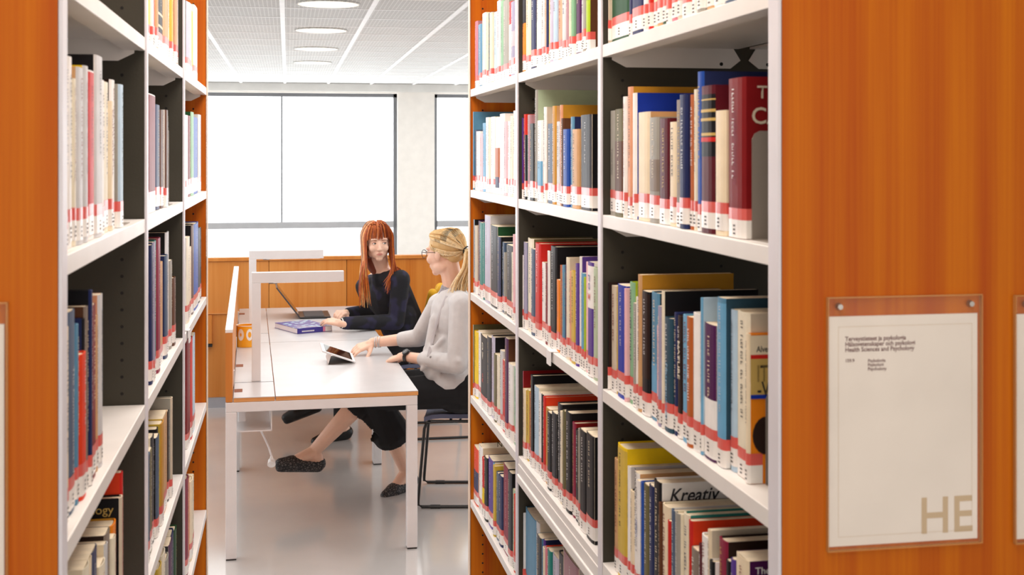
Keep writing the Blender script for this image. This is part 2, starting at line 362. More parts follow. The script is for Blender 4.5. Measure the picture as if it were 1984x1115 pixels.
# ---------------------------------------------------------------- books
COL = {'white': 'F0ECEA', 'cream': 'EBD9BC', 'ivory': 'E9DFC9', 'grey': '9C9890', 'palegrey': 'CDCCCF', 'taupe': '86786E', 'slate': '4C5E78', 'black': '17161A', 'olive': '6B6444', 'sage': 'B4C4A6',
 'green': '1E4A2C', 'palegreen': '86B48E', 'lime': 'A8C22E', 'teal': '2E8078', 'darkteal': '2C4A5C', 'navy': '232C58', 'blue': '2850A8', 'royal': '1A36A4', 'sky': '6CA6CC', 'paleblue': 'B4CCE0', 'steelblue': '5A8CAC',
 'lavender': 'BEB8CC', 'lilac': '9E98B4', 'purple': '5A3C92', 'plum': '4C1A4E', 'mauve': 'A87A84', 'pink': 'EBB8C0', 'rose': 'D07888', 'red': 'CC2A24', 'scarlet': 'E04020', 'darkred': '7C1418', 'maroon': '561420', 'wine': '8A2440',
 'brown': '5E3A26', 'rust': 'B4602E', 'tan': 'CC9E70', 'ochre': 'C08A2C', 'mustard': 'D0B048', 'yellow': 'EEC81C', 'gold': 'C8A860', 'orange': 'E8841C', 'salmon': 'DE9C78', 'darkbrown': '2C1C18', 'charcoal': '34343A', 'beige': 'CFC0AC'}
NICE = {'palegrey': 'pale grey', 'palegreen': 'pale green', 'darkteal': 'dark teal', 'royal': 'royal blue', 'sky': 'sky blue', 'paleblue': 'pale blue', 'steelblue': 'steel blue', 'darkred': 'dark red', 'darkbrown': 'dark brown', 'navy': 'navy blue'}
ORD = 'first second third fourth fifth sixth seventh eighth ninth tenth eleventh twelfth thirteenth fourteenth fifteenth sixteenth seventeenth eighteenth nineteenth twentieth twenty-first twenty-second twenty-third twenty-fourth twenty-fifth twenty-sixth twenty-seventh twenty-eighth twenty-ninth thirtieth'.split()
def cm(c): return mat('cover_' + c, COL[c], .45, coat=.04, spec=.14, var=.06, vscale=30)
def book(side, y0, y1, z, h, c, cc, idx, lab, group, sb=0, blocks=(), deep=None, title=True, label=True, hard=None):
    t = abs(y1 - y0) - .0008; t = max(t, .004); s = BC[side]['s']; near = -1 if side == 'R' else 1
    rnd = random.Random(idx * 7 + int(y0 * 1000))
    d = deep or min(.215, max(.12, h * rnd.uniform(.66, .74)))
    xs_ = .008 + rnd.uniform(0, .008) + sb
    p = wld(side, xs_, (y0 + y1) / 2, z + .0006)
    root = thing('book', lab, 'book', p, BC[side]['phi'] + (0 if side == 'R' else math.pi), group)
    hard = rnd.random() < .5 if hard is None else hard
    ct = .0024 if hard else .001
    bl = min(.004, t * .25)
    out = [(d, -t / 2), (bl, -t / 2), (bl * .25, -t * .36), (0, -t * .16), (0, t * .16), (bl * .25, t * .36), (bl, t / 2), (d, t / 2)]
    inn = [(d, -t / 2 + ct), (bl + ct, -t / 2 + ct), (bl * .25 + ct, -t * .32), (ct, -t * .14), (ct, t * .14), (bl * .25 + ct, t * .32), (bl + ct, t / 2 - ct), (d, t / 2 - ct)]
    if t < 2.6 * ct + .001: inn = [(x, y * .5) for x, y in inn]
    mb = MB(); n = len(out); k = 0
    mb.v = [(x, y, 0) for x, y in out] + [(x, y, h) for x, y in out] + [(x, y, 0) for x, y in inn] + [(x, y, h) for x, y in inn]
    for i in range(n - 1):
        bm_ = 0 if 0 < i < n - 2 else 1
        mb.f.append((i + 1, i, n + i, n + i + 1)); mb.m.append(bm_)
        mb.f.append((2 * n + i, 2 * n + i + 1, 3 * n + i + 1, 3 * n + i)); mb.m.append(bm_)
        mb.f.append((n + i, 3 * n + i, 3 * n + i + 1, n + i + 1)); mb.m.append(bm_)
        mb.f.append((i, i + 1, 2 * n + i + 1, 2 * n + i)); mb.m.append(bm_)
    mb.f.append((0, 2 * n, 3 * n, n)); mb.f.append((n - 1, 2 * n - 1, 4 * n - 1, 3 * n - 1)); mb.m += [1, 1]
    o = mb.build('cover', [cm(c), cm(cc)], root)
    g = .003 if hard else .0004; w_ = t / 2 - ct - .0002
    if w_ > .001: MB().box(ct + bl * .6, d - (.004 if hard else .0005), -w_, w_, .0003, h - g).build('page_block', M['paper'], root)
    if label:
        lb = MB(); off = .0005
        lo = [(x - off if abs(y) < t / 2 - 1e-6 else x, y * (1 + 2 * off / t)) for x, y in out[1:-1]]
        wrap = rnd.uniform(.006, .022)
        path = ([(bl + wrap, lo[0][1])] if near < 0 else []) + lo + ([(bl + wrap, lo[-1][1])] if near > 0 else [])
        zw0 = rnd.choice((.0005, .006, .008)); zw1 = zw0 + .024 + rnd.uniform(0, .004); zr = zw1 + .017
        for a_, b_ in zip(path[:-1], path[1:]):
            lb.quad((b_[0], b_[1], zw0), (a_[0], a_[1], zw0), (a_[0], a_[1], zw1), (b_[0], b_[1], zw1), 0)
            lb.quad((b_[0], b_[1], zw1), (a_[0], a_[1], zw1), (a_[0], a_[1], zr), (b_[0], b_[1], zr), 1)
        for q in range(3):
            zz = zw0 + .005 + q * .0058; ww = min(t * .34, .006)
            lb.quad((-.0009, ww * .9, zz), (-.0009, -ww * rnd.uniform(.2, .9), zz), (-.0009, -ww * .5, zz + .0024), (-.0009, ww * .9, zz + .0024), 2)
        lb.build('spine_label', [M['label'], M['red'], M['ink']], root)
    bk = MB()
    for q, (bcx, za, zb) in enumerate(blocks):
        o_ = .0004 + .0002 * q
        lo = [(x - o_ if abs(y) < t / 2 - 1e-6 else x, y * (1 + o_ / t)) for x, y in out[1:-1]]
        for a_, b_ in zip(lo[:-1], lo[1:]): bk.quad((b_[0], b_[1], za * h), (a_[0], a_[1], za * h), (a_[0], a_[1], zb * h), (b_[0], b_[1], zb * h), q)
    if blocks: bk.build('spine_panel', [cm(x[0]) for x in blocks], root)
    if title and t > .007:
        dk = c in ('white', 'cream', 'ivory', 'palegrey', 'sage', 'palegreen', 'lime', 'paleblue', 'sky', 'lavender', 'pink', 'tan', 'mustard', 'yellow', 'gold', 'orange', 'salmon', 'beige')
        ic = rnd.choice(['charcoal', 'navy', 'darkred', 'charcoal']) if dk else rnd.choice(['white', 'cream', 'gold', 'palegrey'])
        tb = MB(); zz = h * rnd.uniform(.9, .95); hw = min(t * rnd.uniform(.12, .2), .0055)
        zend = h * rnd.uniform(.3, .5)
        yo = rnd.choice((0, 0, t * .1))
        while zz > zend:
            for _ in range(rnd.randint(3, 8)):
                lw = hw * rnd.uniform(.5, 1.0)
                kk = rnd.choice((0, 1, 2))
                if kk == 0: tb.quad((-.0009, yo + hw * .6, zz), (-.0009, yo - hw, zz), (-.0009, yo - hw, zz - lw * .35), (-.0009, yo + hw * .6, zz - lw * .35))
                else:
                    tb.quad((-.0009, yo + hw * .6, zz), (-.0009, yo + hw * .25, zz), (-.0009, yo + hw * .25, zz - lw), (-.0009, yo + hw * .6, zz - lw))
                    tb.quad((-.0009, yo + hw * .6, zz), (-.0009, yo - hw * .8, zz), (-.0009, yo - hw * .8, zz - lw * .3), (-.0009, yo + hw * .6, zz - lw * .3))
                    if kk == 2: tb.quad((-.0009, yo - hw * .5, zz), (-.0009, yo - hw * .8, zz), (-.0009, yo - hw * .8, zz - lw), (-.0009, yo - hw * .5, zz - lw))
                zz -= lw * 1.35
                if zz < zend: break
            zz -= hw * 1.1
        tb.build('title_print', cm(ic), root)
    return root, t, d, h
BK = {}
BAYN = {('R', 0): 'nearest bay of right bookcase', ('R', 1): 'middle bay of right bookcase', ('R', 2): 'farthest bay of right bookcase',
        ('L', 0): 'nearest bay of left bookcase', ('L', 1): 'middle bay of left bookcase', ('L', 2): 'farthest bay of left bookcase'}
ROWN = {6: 'top', 5: 'second', 4: 'third', 3: 'fourth', 2: 'fifth'}
CUSTOM = {}
def row(side, bay, lv, data):
    toks = [t.split() for t in data.split(',')]; endx = float(toks[-1][0]); toks = toks[:-1]
    xs_ = [float(t[0]) for t in toks] + [endx]
    lo = UP[side][bay] + UT + .002; hi = UP[side][bay + 1] - .003; prev = hi if side == 'R' else lo
    for i, t in enumerate(toks):
        ya, yb = ypx(side, xs_[i], .013), ypx(side, xs_[i + 1], .013)
        a, b_ = max(lo, min(ya, yb)), min(hi, max(ya, yb))
        if side == 'R': b_ = min(b_, prev); a = min(a, b_ - .0045); prev = a
        else: a = max(a, prev); b_ = max(b_, a + .0045); prev = b_
        spec = t[2]; blocks = []; sb = 0
        parts = spec.split('!'); colr = parts[0]
        for q in parts[1:]:
            w0 = q.split(':'); blocks.append((w0[0], int(w0[1]) / 100, int(w0[2]) / 100))
        if '@' in colr: colr, sb = colr.split('@'); sb = float(sb) / 100
        c, cc = (colr.split('/') + [colr])[:2] if '/' in colr else (colr, colr)
        nearx = a if side == 'R' else a
        pw = wld(side, .01, (a + b_) / 2); dep = pw.x * SN + pw.y * CS
        z = LV[lv]
        if t[1].startswith('h'): h = float(t[1][1:]) / 100
        else: h = EYE - (float(t[1]) - HZ) * dep / F - z
        h = max(.12, min(h, .32))
        key = (side, bay, lv, i)
        lab = '%s book, %s from the left on %s shelf, %s' % (NICE.get(c, c), ORD[i], ROWN[lv], BAYN[side, bay])
        lab = CUSTOM.get(key, lab)
        BK[key] = book(side, a, b_, z, h, c, cc, i + 100 * lv + bay * 31 + (9 if side == 'L' else 0), lab, 'books on the bookcase shelves', sb, blocks, title=not (len(t) > 3 and t[3] == 'n'))
CUSTOM.update({
 ('R', 0, 5, 0): 'grey book with small black spine title, far left of nearest bay, second shelf',
 ('R', 0, 5, 15): 'cream slim book between maroon volume and big red book, nearest right bay',
 ('R', 0, 5, 16): 'large dark red hardback with THE CAR on its cover, beside grey bookend',
 ('R', 0, 5, 14): 'maroon hardback with black and gold spine bands, left of big red book',
 ('R', 0, 5, 13): 'tallest bright blue book behind the maroon gold-banded one',
 ('R', 0, 4, 9): 'tall ochre book whose cover rises above its row, nearest right bay',
 ('R', 0, 4, 26): 'orange and cream paperback with ITSE lettering, beside lower grey bookend',
 ('R', 0, 4, 22): 'book with purple top and white lower spine, nearest right bay',
 ('R', 0, 4, 23): 'tall mid-blue book with long blue cover, nearest right bay, third shelf',
 ('R', 0, 3, 1): 'big bright yellow book on fourth shelf, nearest bay of right bookcase',
 ('R', 0, 3, 9): 'black-spined book with Kreativ script on white cover, nearest right bay',
 ('R', 1, 4, 4): 'bright red tall book with IN on its cover, middle right bay',
 ('R', 1, 2, 1): 'thick steel blue book at the left of fifth shelf, middle right bay',
 ('R', 2, 3, 3): 'black-spined book with large pale serif letters, farthest right bay',
 ('L', 0, 5, 5): 'bright red thin book on second shelf, nearest bay of left bookcase',
 ('L', 0, 3, 8): 'black-covered book with pale nology lettering, lower near left shelf',
 ('L', 0, 4, 3): 'short orange-red book with yellow spot, near left bay, third shelf'})
row('R', 0, 6, '1166 h26 beige n,1180 h27 green,1219 h24 navy n,1226 h25 navy n,1250 h25 white,1257 h25 red,1263 h23 cream,1273 h24 tan,1284 h24 green,1293 h24 ivory,1302 h24 rose,1315 h25 beige,1324 h24 salmon,1341 h24 cream,1352 h23 grey,1366 h24 tan,1382 h23 white,1400 h24 slate,1420 h23 cream,1445 h24 red,1470 h24 ivory,1489')
row('R', 0, 5, '1180 215 grey n,1191.7 212 olive/darkbrown!brown:20:70,1210 188 white,1216 169 salmon/ochre,1225 181 white/royal n,1232 218 cream/tan n,1255 228 grey!taupe:30:60,1273 230 maroon,1293 237 cream,1306 194 taupe,1319 184 navy/navy,1333 184 rust/orange,1342 174 ivory,1349 139.5 blue/navy,1360 167 maroon!black:52:94!gold:90:91!gold:66:68!red:62:65!gold:82:84!gold:76:78 n,1387 215 cream n,1407 152 darkred,1441')
row('R', 0, 4, '1169.5 590 grey,1172.5 548 black/darkbrown,1181 555 beige/darkbrown,1193 556 mustard,1196 553 royal,1212.5 560 pink,1216 548 palegreen/lime,1225 589 grey,1236 576 white,1238.5 533 tan/ochre,1244.5 565 black!darkbrown:30:98,1258 568 steelblue/darkteal!sky:3:45,1272.5 632 pink,1278 594 lilac,1284.5 565 ivory/black,1289 617 darkteal,1303 607 navy,1310 613 darkbrown,1319 612 sky,1332 615 rust/grey,1342.5 608 white n,1357 578 sky/paleblue,1361 629 plum/white!white:2:45,1384 578 steelblue/darkteal!sky:3:97,1399 602 paleblue/ivory@1.5,1410 606 ivory/beige@1.5,1434 648 cream/orange@1,1441')
row('R', 0, 3, '1188 891 tan,1197 865 yellow/yellow!mustard:10:98,1214.6 905 white/palegrey,1219 952 cream/black,1226 917 white/tan,1235 932 white/white,1241 935 blue,1246 940 olive/palegrey,1256 942 navy,1266 933 black/white,1280 975 brown,1284 980 cream/ivory,1297 1010 red/charcoal,1302 990 slate/palegrey,1311 995 grey/ivory,1320 997 ivory/teal,1331 1010 red/scarlet,1337 1065 taupe,1350 1056 maroon,1357 1040 white,1372 1028 cream/beige,1378 1088 black/white,1387 1047 wine/darkbrown,1403 1088 black/charcoal,1412 1085 purple/ivory,1420 1080 cream/plum,1445')
row('R', 1, 6, '1012.5 h27 orange!charcoal:50:90,1019 h26 cream,1028 h28 navy,1037 h26 sage,1042 h25 white,1048.6 h26 palegrey,1055 h24 tan,1059 h27 navy,1063 h25 yellow,1067 h26 lavender,1073 h26 paleblue,1079.5 h26 salmon,1089 h26 palegrey,1097 h26 mauve,1104 h25 cream,1109 h26 palegreen,1113.5 h27 plum,1123 h26 palegrey,1129 h26 grey,1135 h27 lime/brown,1141.5')
row('R', 1, 5, '1006 229 purple,1011 222 red/scarlet,1018 262 black/teal,1022 223 mauve,1028 240 black,1037 175 grey/sage,1041 234 white!sky:5:50,1050.5 208 white/beige,1055 240 slate/scarlet@.8,1068 206 ochre/tan,1075 236 palegrey,1083 204 salmon/ochre,1087 230 brown,1092 251 blue,1102 227 steelblue/navy,1108 251 tan,1121 223 charcoal/black,1143')
row('R', 1, 4, '1009 495 white,1013 470 lilac/slate,1020 463 ivory/olive,1031 483 slate,1038 472 red/red,1048 510 white/ivory,1057 511 darkred,1062 487 white/black,1066 478 black/black,1077 543 orange,1083 515 rust,1088 515 steelblue,1093 515 navy,1097 500 ivory/beige,1102 527 salmon,1107 526 mustard,1115 512 purple,1121 498 white/purple,1124 530 sky,1129 538 lime,1133 509 pink/ivory n,1141 509 purple/white!white:60:97 n,1152 520 sage,1161')
row('R', 1, 3, '1008 720 rose/darkred,1014 755 cream/mustard,1019 757 mustard,1023 763 rust,1028 728 black/black,1033 750 paleblue/ivory,1041 762 white/ivory,1047 765 charcoal/white,1050 770 red/scarlet,1054 792 ochre,1062 800 black,1069.5 800 charcoal/black,1078 783 charcoal/black,1085 799 ivory,1091 797 olive/ivory,1096 799 black,1106 820 wine/darkred,1112 835 black,1120 832 grey/ivory,1124 835 black,1137 842 black/black,1153')
row('R', 1, 2, '1008 995 black/white,1014 998 steelblue/darkteal n,1036 1012 palegrey/beige,1042 1040 charcoal/steelblue,1050 1047 purple/navy,1053 1062 ivory,1057 1062 rose/scarlet,1062 1067 teal,1068 1078 lavender/grey,1080 1075 charcoal,1091 1083 mauve/brown,1122 1090 taupe,1150')
row('R', 2, 6, '912 57 pink,916 42 rose/mauve,924 48 sky,930 48 steelblue,934 26 ivory,941 26 cream,944 25 darkteal,950.5 25 cream,955 24 paleblue,962 2 palegrey,968 2 palegreen,974 1 grey,985 4 red!white:5:70,991 4 lilac!pink:40:60!pink:15:25,998 h25 white,1003')
row('R', 2, 5, '914 217 paleblue/steelblue,917 252 slate,922 255 white,929 259 pink,935 239 sky,941 228 white,946 230 ivory,950 227 white/ivory,958 228 white!rust:22:60!navy:8:22 n,966 221 white n,976 236 pink,983 235 white,988 225 ivory,994 215 white,999')
row('R', 2, 4, '913 426 paleblue,917 426 black,920 438 beige,925 429 plum,931 432 teal,937 432 teal,940 418 lavender/palegrey,951 438 black/green,965 459 navy/black,971 470 slate,975 490 grey,978 476 black,992 490 ivory,996 455 pink/white,1000')
row('R', 2, 3, '914 630 ivory/olive,915.5 643 yellow,925 643 white/black,932 652 black/ivory n,945 653 charcoal/black,951 653 lavender/black,957 687 olive/ivory,962 690 ivory,967 680 palegrey,972 700 red,980 656 plum/brown,986 706 white,994 715 palegreen/navy,1000')
row('R', 2, 2, '915 885 teal,918 868 scarlet/orange!navy:5:60,928 865 white/cream,935 888 red!yellow:5:50,939 886 black,944 889 purple/navy,953 900 sky/beige,957 903 mustard,960 918 slate,966 922 navy,972 905 wine/maroon,985 915 charcoal/black,992 950 sage,996 960 scarlet/purple,1000')
row('L', 0, 5, '129 111 cream/salmon,135 111 white,144 153 ivory/tan,149 132 palegrey/tan,160 129 palegrey/yellow,168 138 white/red!red:15:99,181 110 palegrey/black,196 156 white/taupe,204 160 ivory/tan,214 197 cream,219 156 white/darkbrown,227 165 paleblue/grey,235')  # window glare on the glossy spines is put into their whitish colours
row('L', 0, 4, '128 636 cream,137 603 slate/navy n,151 629 steelblue,156 685 scarlet,166 618 black/navy,169 594 taupe/brown,173.5 563 navy/black,177 592 darkred/darkred,189 612 tan/mustard,194 571 palegrey/salmon,201')
row('L', 0, 3, '166 1095 ivory/cream,176 1080 cream/ivory,181 1065 navy/darkbrown,193 1090 ivory/cream,203 1053 palegrey/cream,207 1030 taupe/darkbrown,216 1040 ivory,221 1013 orange/ochre,229 963 beige/black,233 915 red/scarlet,236')
row('L', 1, 6, '286 h24 yellow,291 h24 white,294 h24 red,300 h25 tan,305 h27 black!cream:22:24!cream:32:34,317 h25 tan,327 h25 ivory,331 h25 mustard,335 h24 black,338 h24 salmon,342.5 h24 palegrey,346')
row('L', 1, 5, '286.5 195 palegrey,290 184 white/darkred!darkred:15:99,305 204 navy/white,313 214 brown/white,319 214 brown/white,323 225 palegrey,325')
row('L', 1, 4, '286 530 mustard/ivory,290 475 navy,294 470 lilac/navy,297 467 teal,303 462 wine,309 511 tan/cream,320 495 slate/navy,325 450 palegrey/black,331 505 grey,335 538 brown,339')
row('L', 1, 3, '285 880 slate,289 875 olive/ivory,297 845 charcoal/ivory,302 845 slate/black,307 830 black,310 818 ochre/mustard,315 806 tan/cream,326 797 darkbrown,329 771 beige/grey,331')
row('L', 1, 2, '308 1096 mustard,314 1070 ivory,320 1080 grey,326 1050 plum/charcoal,332 1035 navy,339 1024 green,343')
row('L', 2, 6, '360 6 lavender/grey,366 8 white,371 22 yellow,376 14 white,383')
row('L', 2, 5, '361 224 white,365 225 darkred/white,369 218 palegreen/green,374 228 blue,385 223 palegrey,390')
row('L', 2, 4, '361 460 ivory/white,366 480 cream/blue,371 436 brown/black,375 433 blue,384 442 charcoal/grey,388 442 black,392')
row('L', 2, 3, '361 655 darkred,367 655 red,371 650 paleblue/mustard,377')
row('L', 2, 2, '361 925 wine,364.5 927 salmon/orange,368 929 cream,372 925 ivory/tan,376')
# lettering that can be read
def cover_text(key, s_, size, colr, x, z, **k):      # on the board that faces the camera
    r_, t, d, h = BK[key]; side = key[0]; nr = -1 if side == 'R' else 1
    xa = (1, 0, 0) if side == 'R' else (-1, 0, 0)
    text(s_, size, cm(colr), r_, (x if side == 'R' else x, nr * (t / 2 + .0012), z), xa, (0, 0, 1), 'cover_lettering', **k)
def spine_text(key, s_, size, colr, z, **k):
    r_, t, d, h = BK[key]
    text(s_, size, cm(colr), r_, (-.0012, size * .3, z), (0, 0, -1), (0, -1, 0), 'spine_lettering', **k)
def spine_stack(key, s_, size, colr, z):
    r_, t, d, h = BK[key]
    text(s_, size, cm(colr), r_, (-.0014, 0, z), (0, -1, 0), (0, 0, 1), 'spine_lettering', align='CENTER', bold=.02, ls=.9)
cover_text(('R', 0, 5, 16), 'THE', .026, 'beige', .020, .205, bold=.01)
cover_text(('R', 0, 5, 16), 'CAR', .034, 'beige', .011, .168, bold=.01)
spine_text(('R', 0, 5, 16), 'CARBONIFEROUS', .014, 'wine', .19)
spine_text(('R', 0, 5, 0), 'Tunne itsesi', .011, 'charcoal', .135)
cover_text(('R', 0, 3, 9), 'Kreativ', .034, 'charcoal', .016, BK[('R', 0, 3, 9)][3] - .033, bold=.014, shear=.3, sx=.9)
cover_text(('R', 0, 3, 25), 'The Psychology\nof Mathematics', .0145, 'white', .012, BK[('R', 0, 3, 25)][3] - .0185, bold=.01)
cover_text(('R', 0, 3, 2), 'Anna Kont', .011, 'grey', .08, .268)
spine_text(('R', 0, 3, 5), 'PIREO', .012, 'blue', .15)
spine_text(('R', 0, 3, 4), 'HARSAT S', .013, 'charcoal', .24, bold=.01)
cover_text(('R', 1, 4, 4), 'IN', .024, 'tan', .03, .185)
cover_text(('R', 2, 4, 7), 'W', .028, 'ivory', .05, .195)
cover_text(('R', 1, 5, 8), 'H', .05, 'cream', .004, .16)
cover_text(('R', 2, 2, 2), 'NUORI', .026, 'olive', .05, .22)
spine_stack(('R', 2, 3, 3), 'D\nV', .034, 'ivory', .19)
spine_stack(('R', 2, 3, 3), 'O\nAT', .018, 'scarlet', .10)
spine_stack(('R', 1, 4, 21), 'TI\nO', .019, 'purple', .205)
spine_stack(('R', 1, 4, 21), 'W', .019, 'red', .165)
spine_text(('L', 0, 4, 1), 'The Consciousness of', .016, 'palegrey', .195)
cover_text(('L', 0, 3, 8), 'Psychology', .021, 'gold', .106, BK[('L', 0, 3, 8)][3] - .025)
spine_text(('R', 0, 4, 17), 'NATURE', .017, 'ivory', .165, bold=.012)
spine_text(('R', 0, 4, 15), 'Masennuksen', .018, 'sky', .12, shear=.2)
# printed front of the ITSE paperback
r_, t, d, h = BK[('R', 0, 4, 26)]
yy = -(t / 2 + .0008)
def cq(x0, x1, z0, z1, c, lay=0, name='cover_print'): MB().quad((x0, yy - lay * .0002, z0), (x1, yy - lay * .0002, z0), (x1, yy - lay * .0002, z1), (x0, yy - lay * .0002, z1)).build(name, cm(c), r_)
cq(.002, .11, .15, h - .002, 'cream', 1); cq(.003, .11, h - .036, h - .030, 'red', 2); cq(.003, .11, h - .094, h - .088, 'royal', 2)
cq(.003, .11, h - .088, h - .036, 'gold', 2)
cover_text(('R', 0, 4, 26), 'ITSE', .034, 'charcoal', .012, h - .069, bold=.015, sx=.62); cover_text(('R', 0, 4, 26), '-VA', .030, 'charcoal', .013, h - .090, bold=.015, sx=.7)
cover_text(('R', 0, 4, 26), 'Alver K', .012, 'charcoal', .012, h - .026, bold=.02, sx=.8)
MB().ell((.028, yy, .07), (.022, .001, .028)).build('cover_print', cm('darkbrown'), r_)
# bookends
def bookend(side, y, lv, label, h=.15, x=.03):
    s = BC[side]['s']; p = wld(side, x, y, LV[lv]); r = thing('bookend', label, 'bookend', p, BC[side]['phi'] + (0 if s > 0 else math.pi))
    pts = [(0, 0), (.11, 0), (.11, h - .012), (.106, h - .004), (.098, h), (.012, h), (.004, h - .004), (0, h - .012)]
    T = Matrix(((1, 0, 0, 0), (0, 0, 1, 0), (0, 1, 0, .001), (0, 0, 0, 1)))
    MB().prism(pts, -.001, .001, 0, T).build('upright_plate', M['greymetal'], r)
    MB().box(0, .11, -.1, 0, 0.0002, .0012).build('base_plate', M['greymetal'], r)
bookend('R', ypx('R', 1441, .013) - .004, 5, 'grey steel bookend in front of big red book, right bookcase', .157, .024)
bookend('R', ypx('R', 1441, .013) - .004, 4, 'grey steel bookend in front of orange ITSE paperback, right bookcase', .135, .045)
bookend('L', ypx('L', 236, .013) + .006, 5, 'grey-brown bookend at the end of near left second shelf', .19, .012)
bookend('L', ypx('L', 326, .013) + .006, 5, 'pale bookend closing middle bay of left bookcase, second shelf', .19, .012)
bookend('R', ypx('R', 1143) - .0, 4, 'thin bookend in middle right bay beside pale green book', .12, .12) if False else None
# ---------------------------------------------------------------- signs on the near end panel
def sign(px0, px1, pyt, pyb, label, full=True):
    yp = BC['R']['O'][1]
    a = at(px0, pyb, yp); b = at(px1, pyb, yp); zt = at(px0, pyt, yp).z; zb = a.z; W = b.x - a.x
    r = thing('sign_holder', label, 'sign', (a.x, yp + .001, zb), BC['R']['phi'])
    Hh = zt - zb
    ac = mat('clear_acrylic', 'F4F0E6', .06, alpha=.03, spec=.3); ed = mat('acrylic_edge', 'D8A060', .2, alpha=.55)
    MB().box(-.001, W + .004, -.0075, -.0045, -.004, Hh + .024).build('acrylic_cover', ac, r)
    e = MB(); e.box(-.0022, -.001, -.0078, -.001, -.005, Hh + .025); e.box(W + .004, W + .0055, -.0078, -.001, -.005, Hh + .025); e.box(-.0022, W + .0055, -.0078, -.001, -.006, -.0045); e.box(-.0022, W + .0055, -.0078, -.001, Hh + .0245, Hh + .026)
    e.build('acrylic_edge', ed, r)
    MB().box(0, W, -.003, -.0015, 0, Hh).build('paper', mat('sign_paper', 'EFE6DE', .8), r)
    for x in (.014, W - .012):
        MB().cap((x, -.0045, Hh + .0135), (x, -.0105, Hh + .0135), .0048, .0036, 14, flat=True).build('screw', mat('screw_steel', 'A8A4A0', .3, metal=.9), r, smooth=True)
    y = -.0033; ink = mat('brown_ink', '6A3A3C', .8); he = mat('beige_ink', 'CDB493', .8)
    if full:
        th = .0004
        for q in ((.014, W - .008, Hh - .014, Hh - .014 + th), (.014, W - .008, .012, .012 + th), (.014, .014 + th, .012, Hh - .014), (W - .008 - th, W - .008, .012, Hh - .014)):
            MB().quad((q[0], y, q[2]), (q[1], y, q[2]), (q[1], y, q[3]), (q[0], y, q[3])).build('border_line', he, r)
        sx = W / .193
        k = dict(xa=(1, 0, 0), ya=(0, 0, 1))
        def T(s_, px, py, size, m_, **kk):
            p = at(px, py, yp); text(s_, size, m_, r, (p.x - a.x, y, p.z - zb), (1, 0, 0), (0, 0, 1), **kk)
        T('Terveystieteet ja psykologia', 1636, 661, .0083, ink, bold=.02, sx=.93)
        T('Hälsovetenskaper och psykologi', 1636, 671.5, .0083, ink, bold=.02, sx=.93)
        T('Health Sciences and Psychology', 1636, 682, .0083, ink, bold=.02, sx=.93)
        T('159.9', 1636, 702, .0060, ink, bold=.02); 
        T('Psykologia', 1680, 702, .0060, ink, bold=.02); T('Psykologi', 1680, 710, .0060, ink, bold=.02); T('Psychology', 1680, 718, .0060, ink, bold=.02)
        T('HE', 1779, 1034, .069, he, bold=.012, sx=.93, spacing=1.03)
    return r
sign(1603.5, 1893, 614, 1060, 'white paper sign reading HE in clear acrylic holder on orange end panel')
sign(1966, 2256, 609, 1045, 'second acrylic sign holder at the right edge of the orange end panel', False)
# the matching one on the left bookcase end
r = thing('sign_holder', 'acrylic sign holder at the far left edge, on left wooden end panel', 'sign', (at(-270, 1100, 1.574).x, 1.574, at(10, 1040, 1.574).z))
wd = at(9, 600, 1.574).x - at(-270, 1100, 1.574).x; hh = at(0, 628, 1.574).z - at(10, 1040, 1.574).z
MB().box(0, wd, -.003, -.0005, -.2, hh).build('paper', mat('sign_paper', 'EFE6DE', .8), r)
MB().box(-.003, wd + .003, -.0075, -.0045, -.21, hh + .024).build('acrylic_cover', mat('clear_acrylic', 'F4F0E6', .06), r)
e = MB(); e.box(wd + .003, wd + .0045, -.0078, -.0005, -.2, hh + .025); e.box(0, wd + .0045, -.0078, -.0005, hh + .0245, hh + .026); e.build('acrylic_edge', MATS['acrylic_edge'], r)
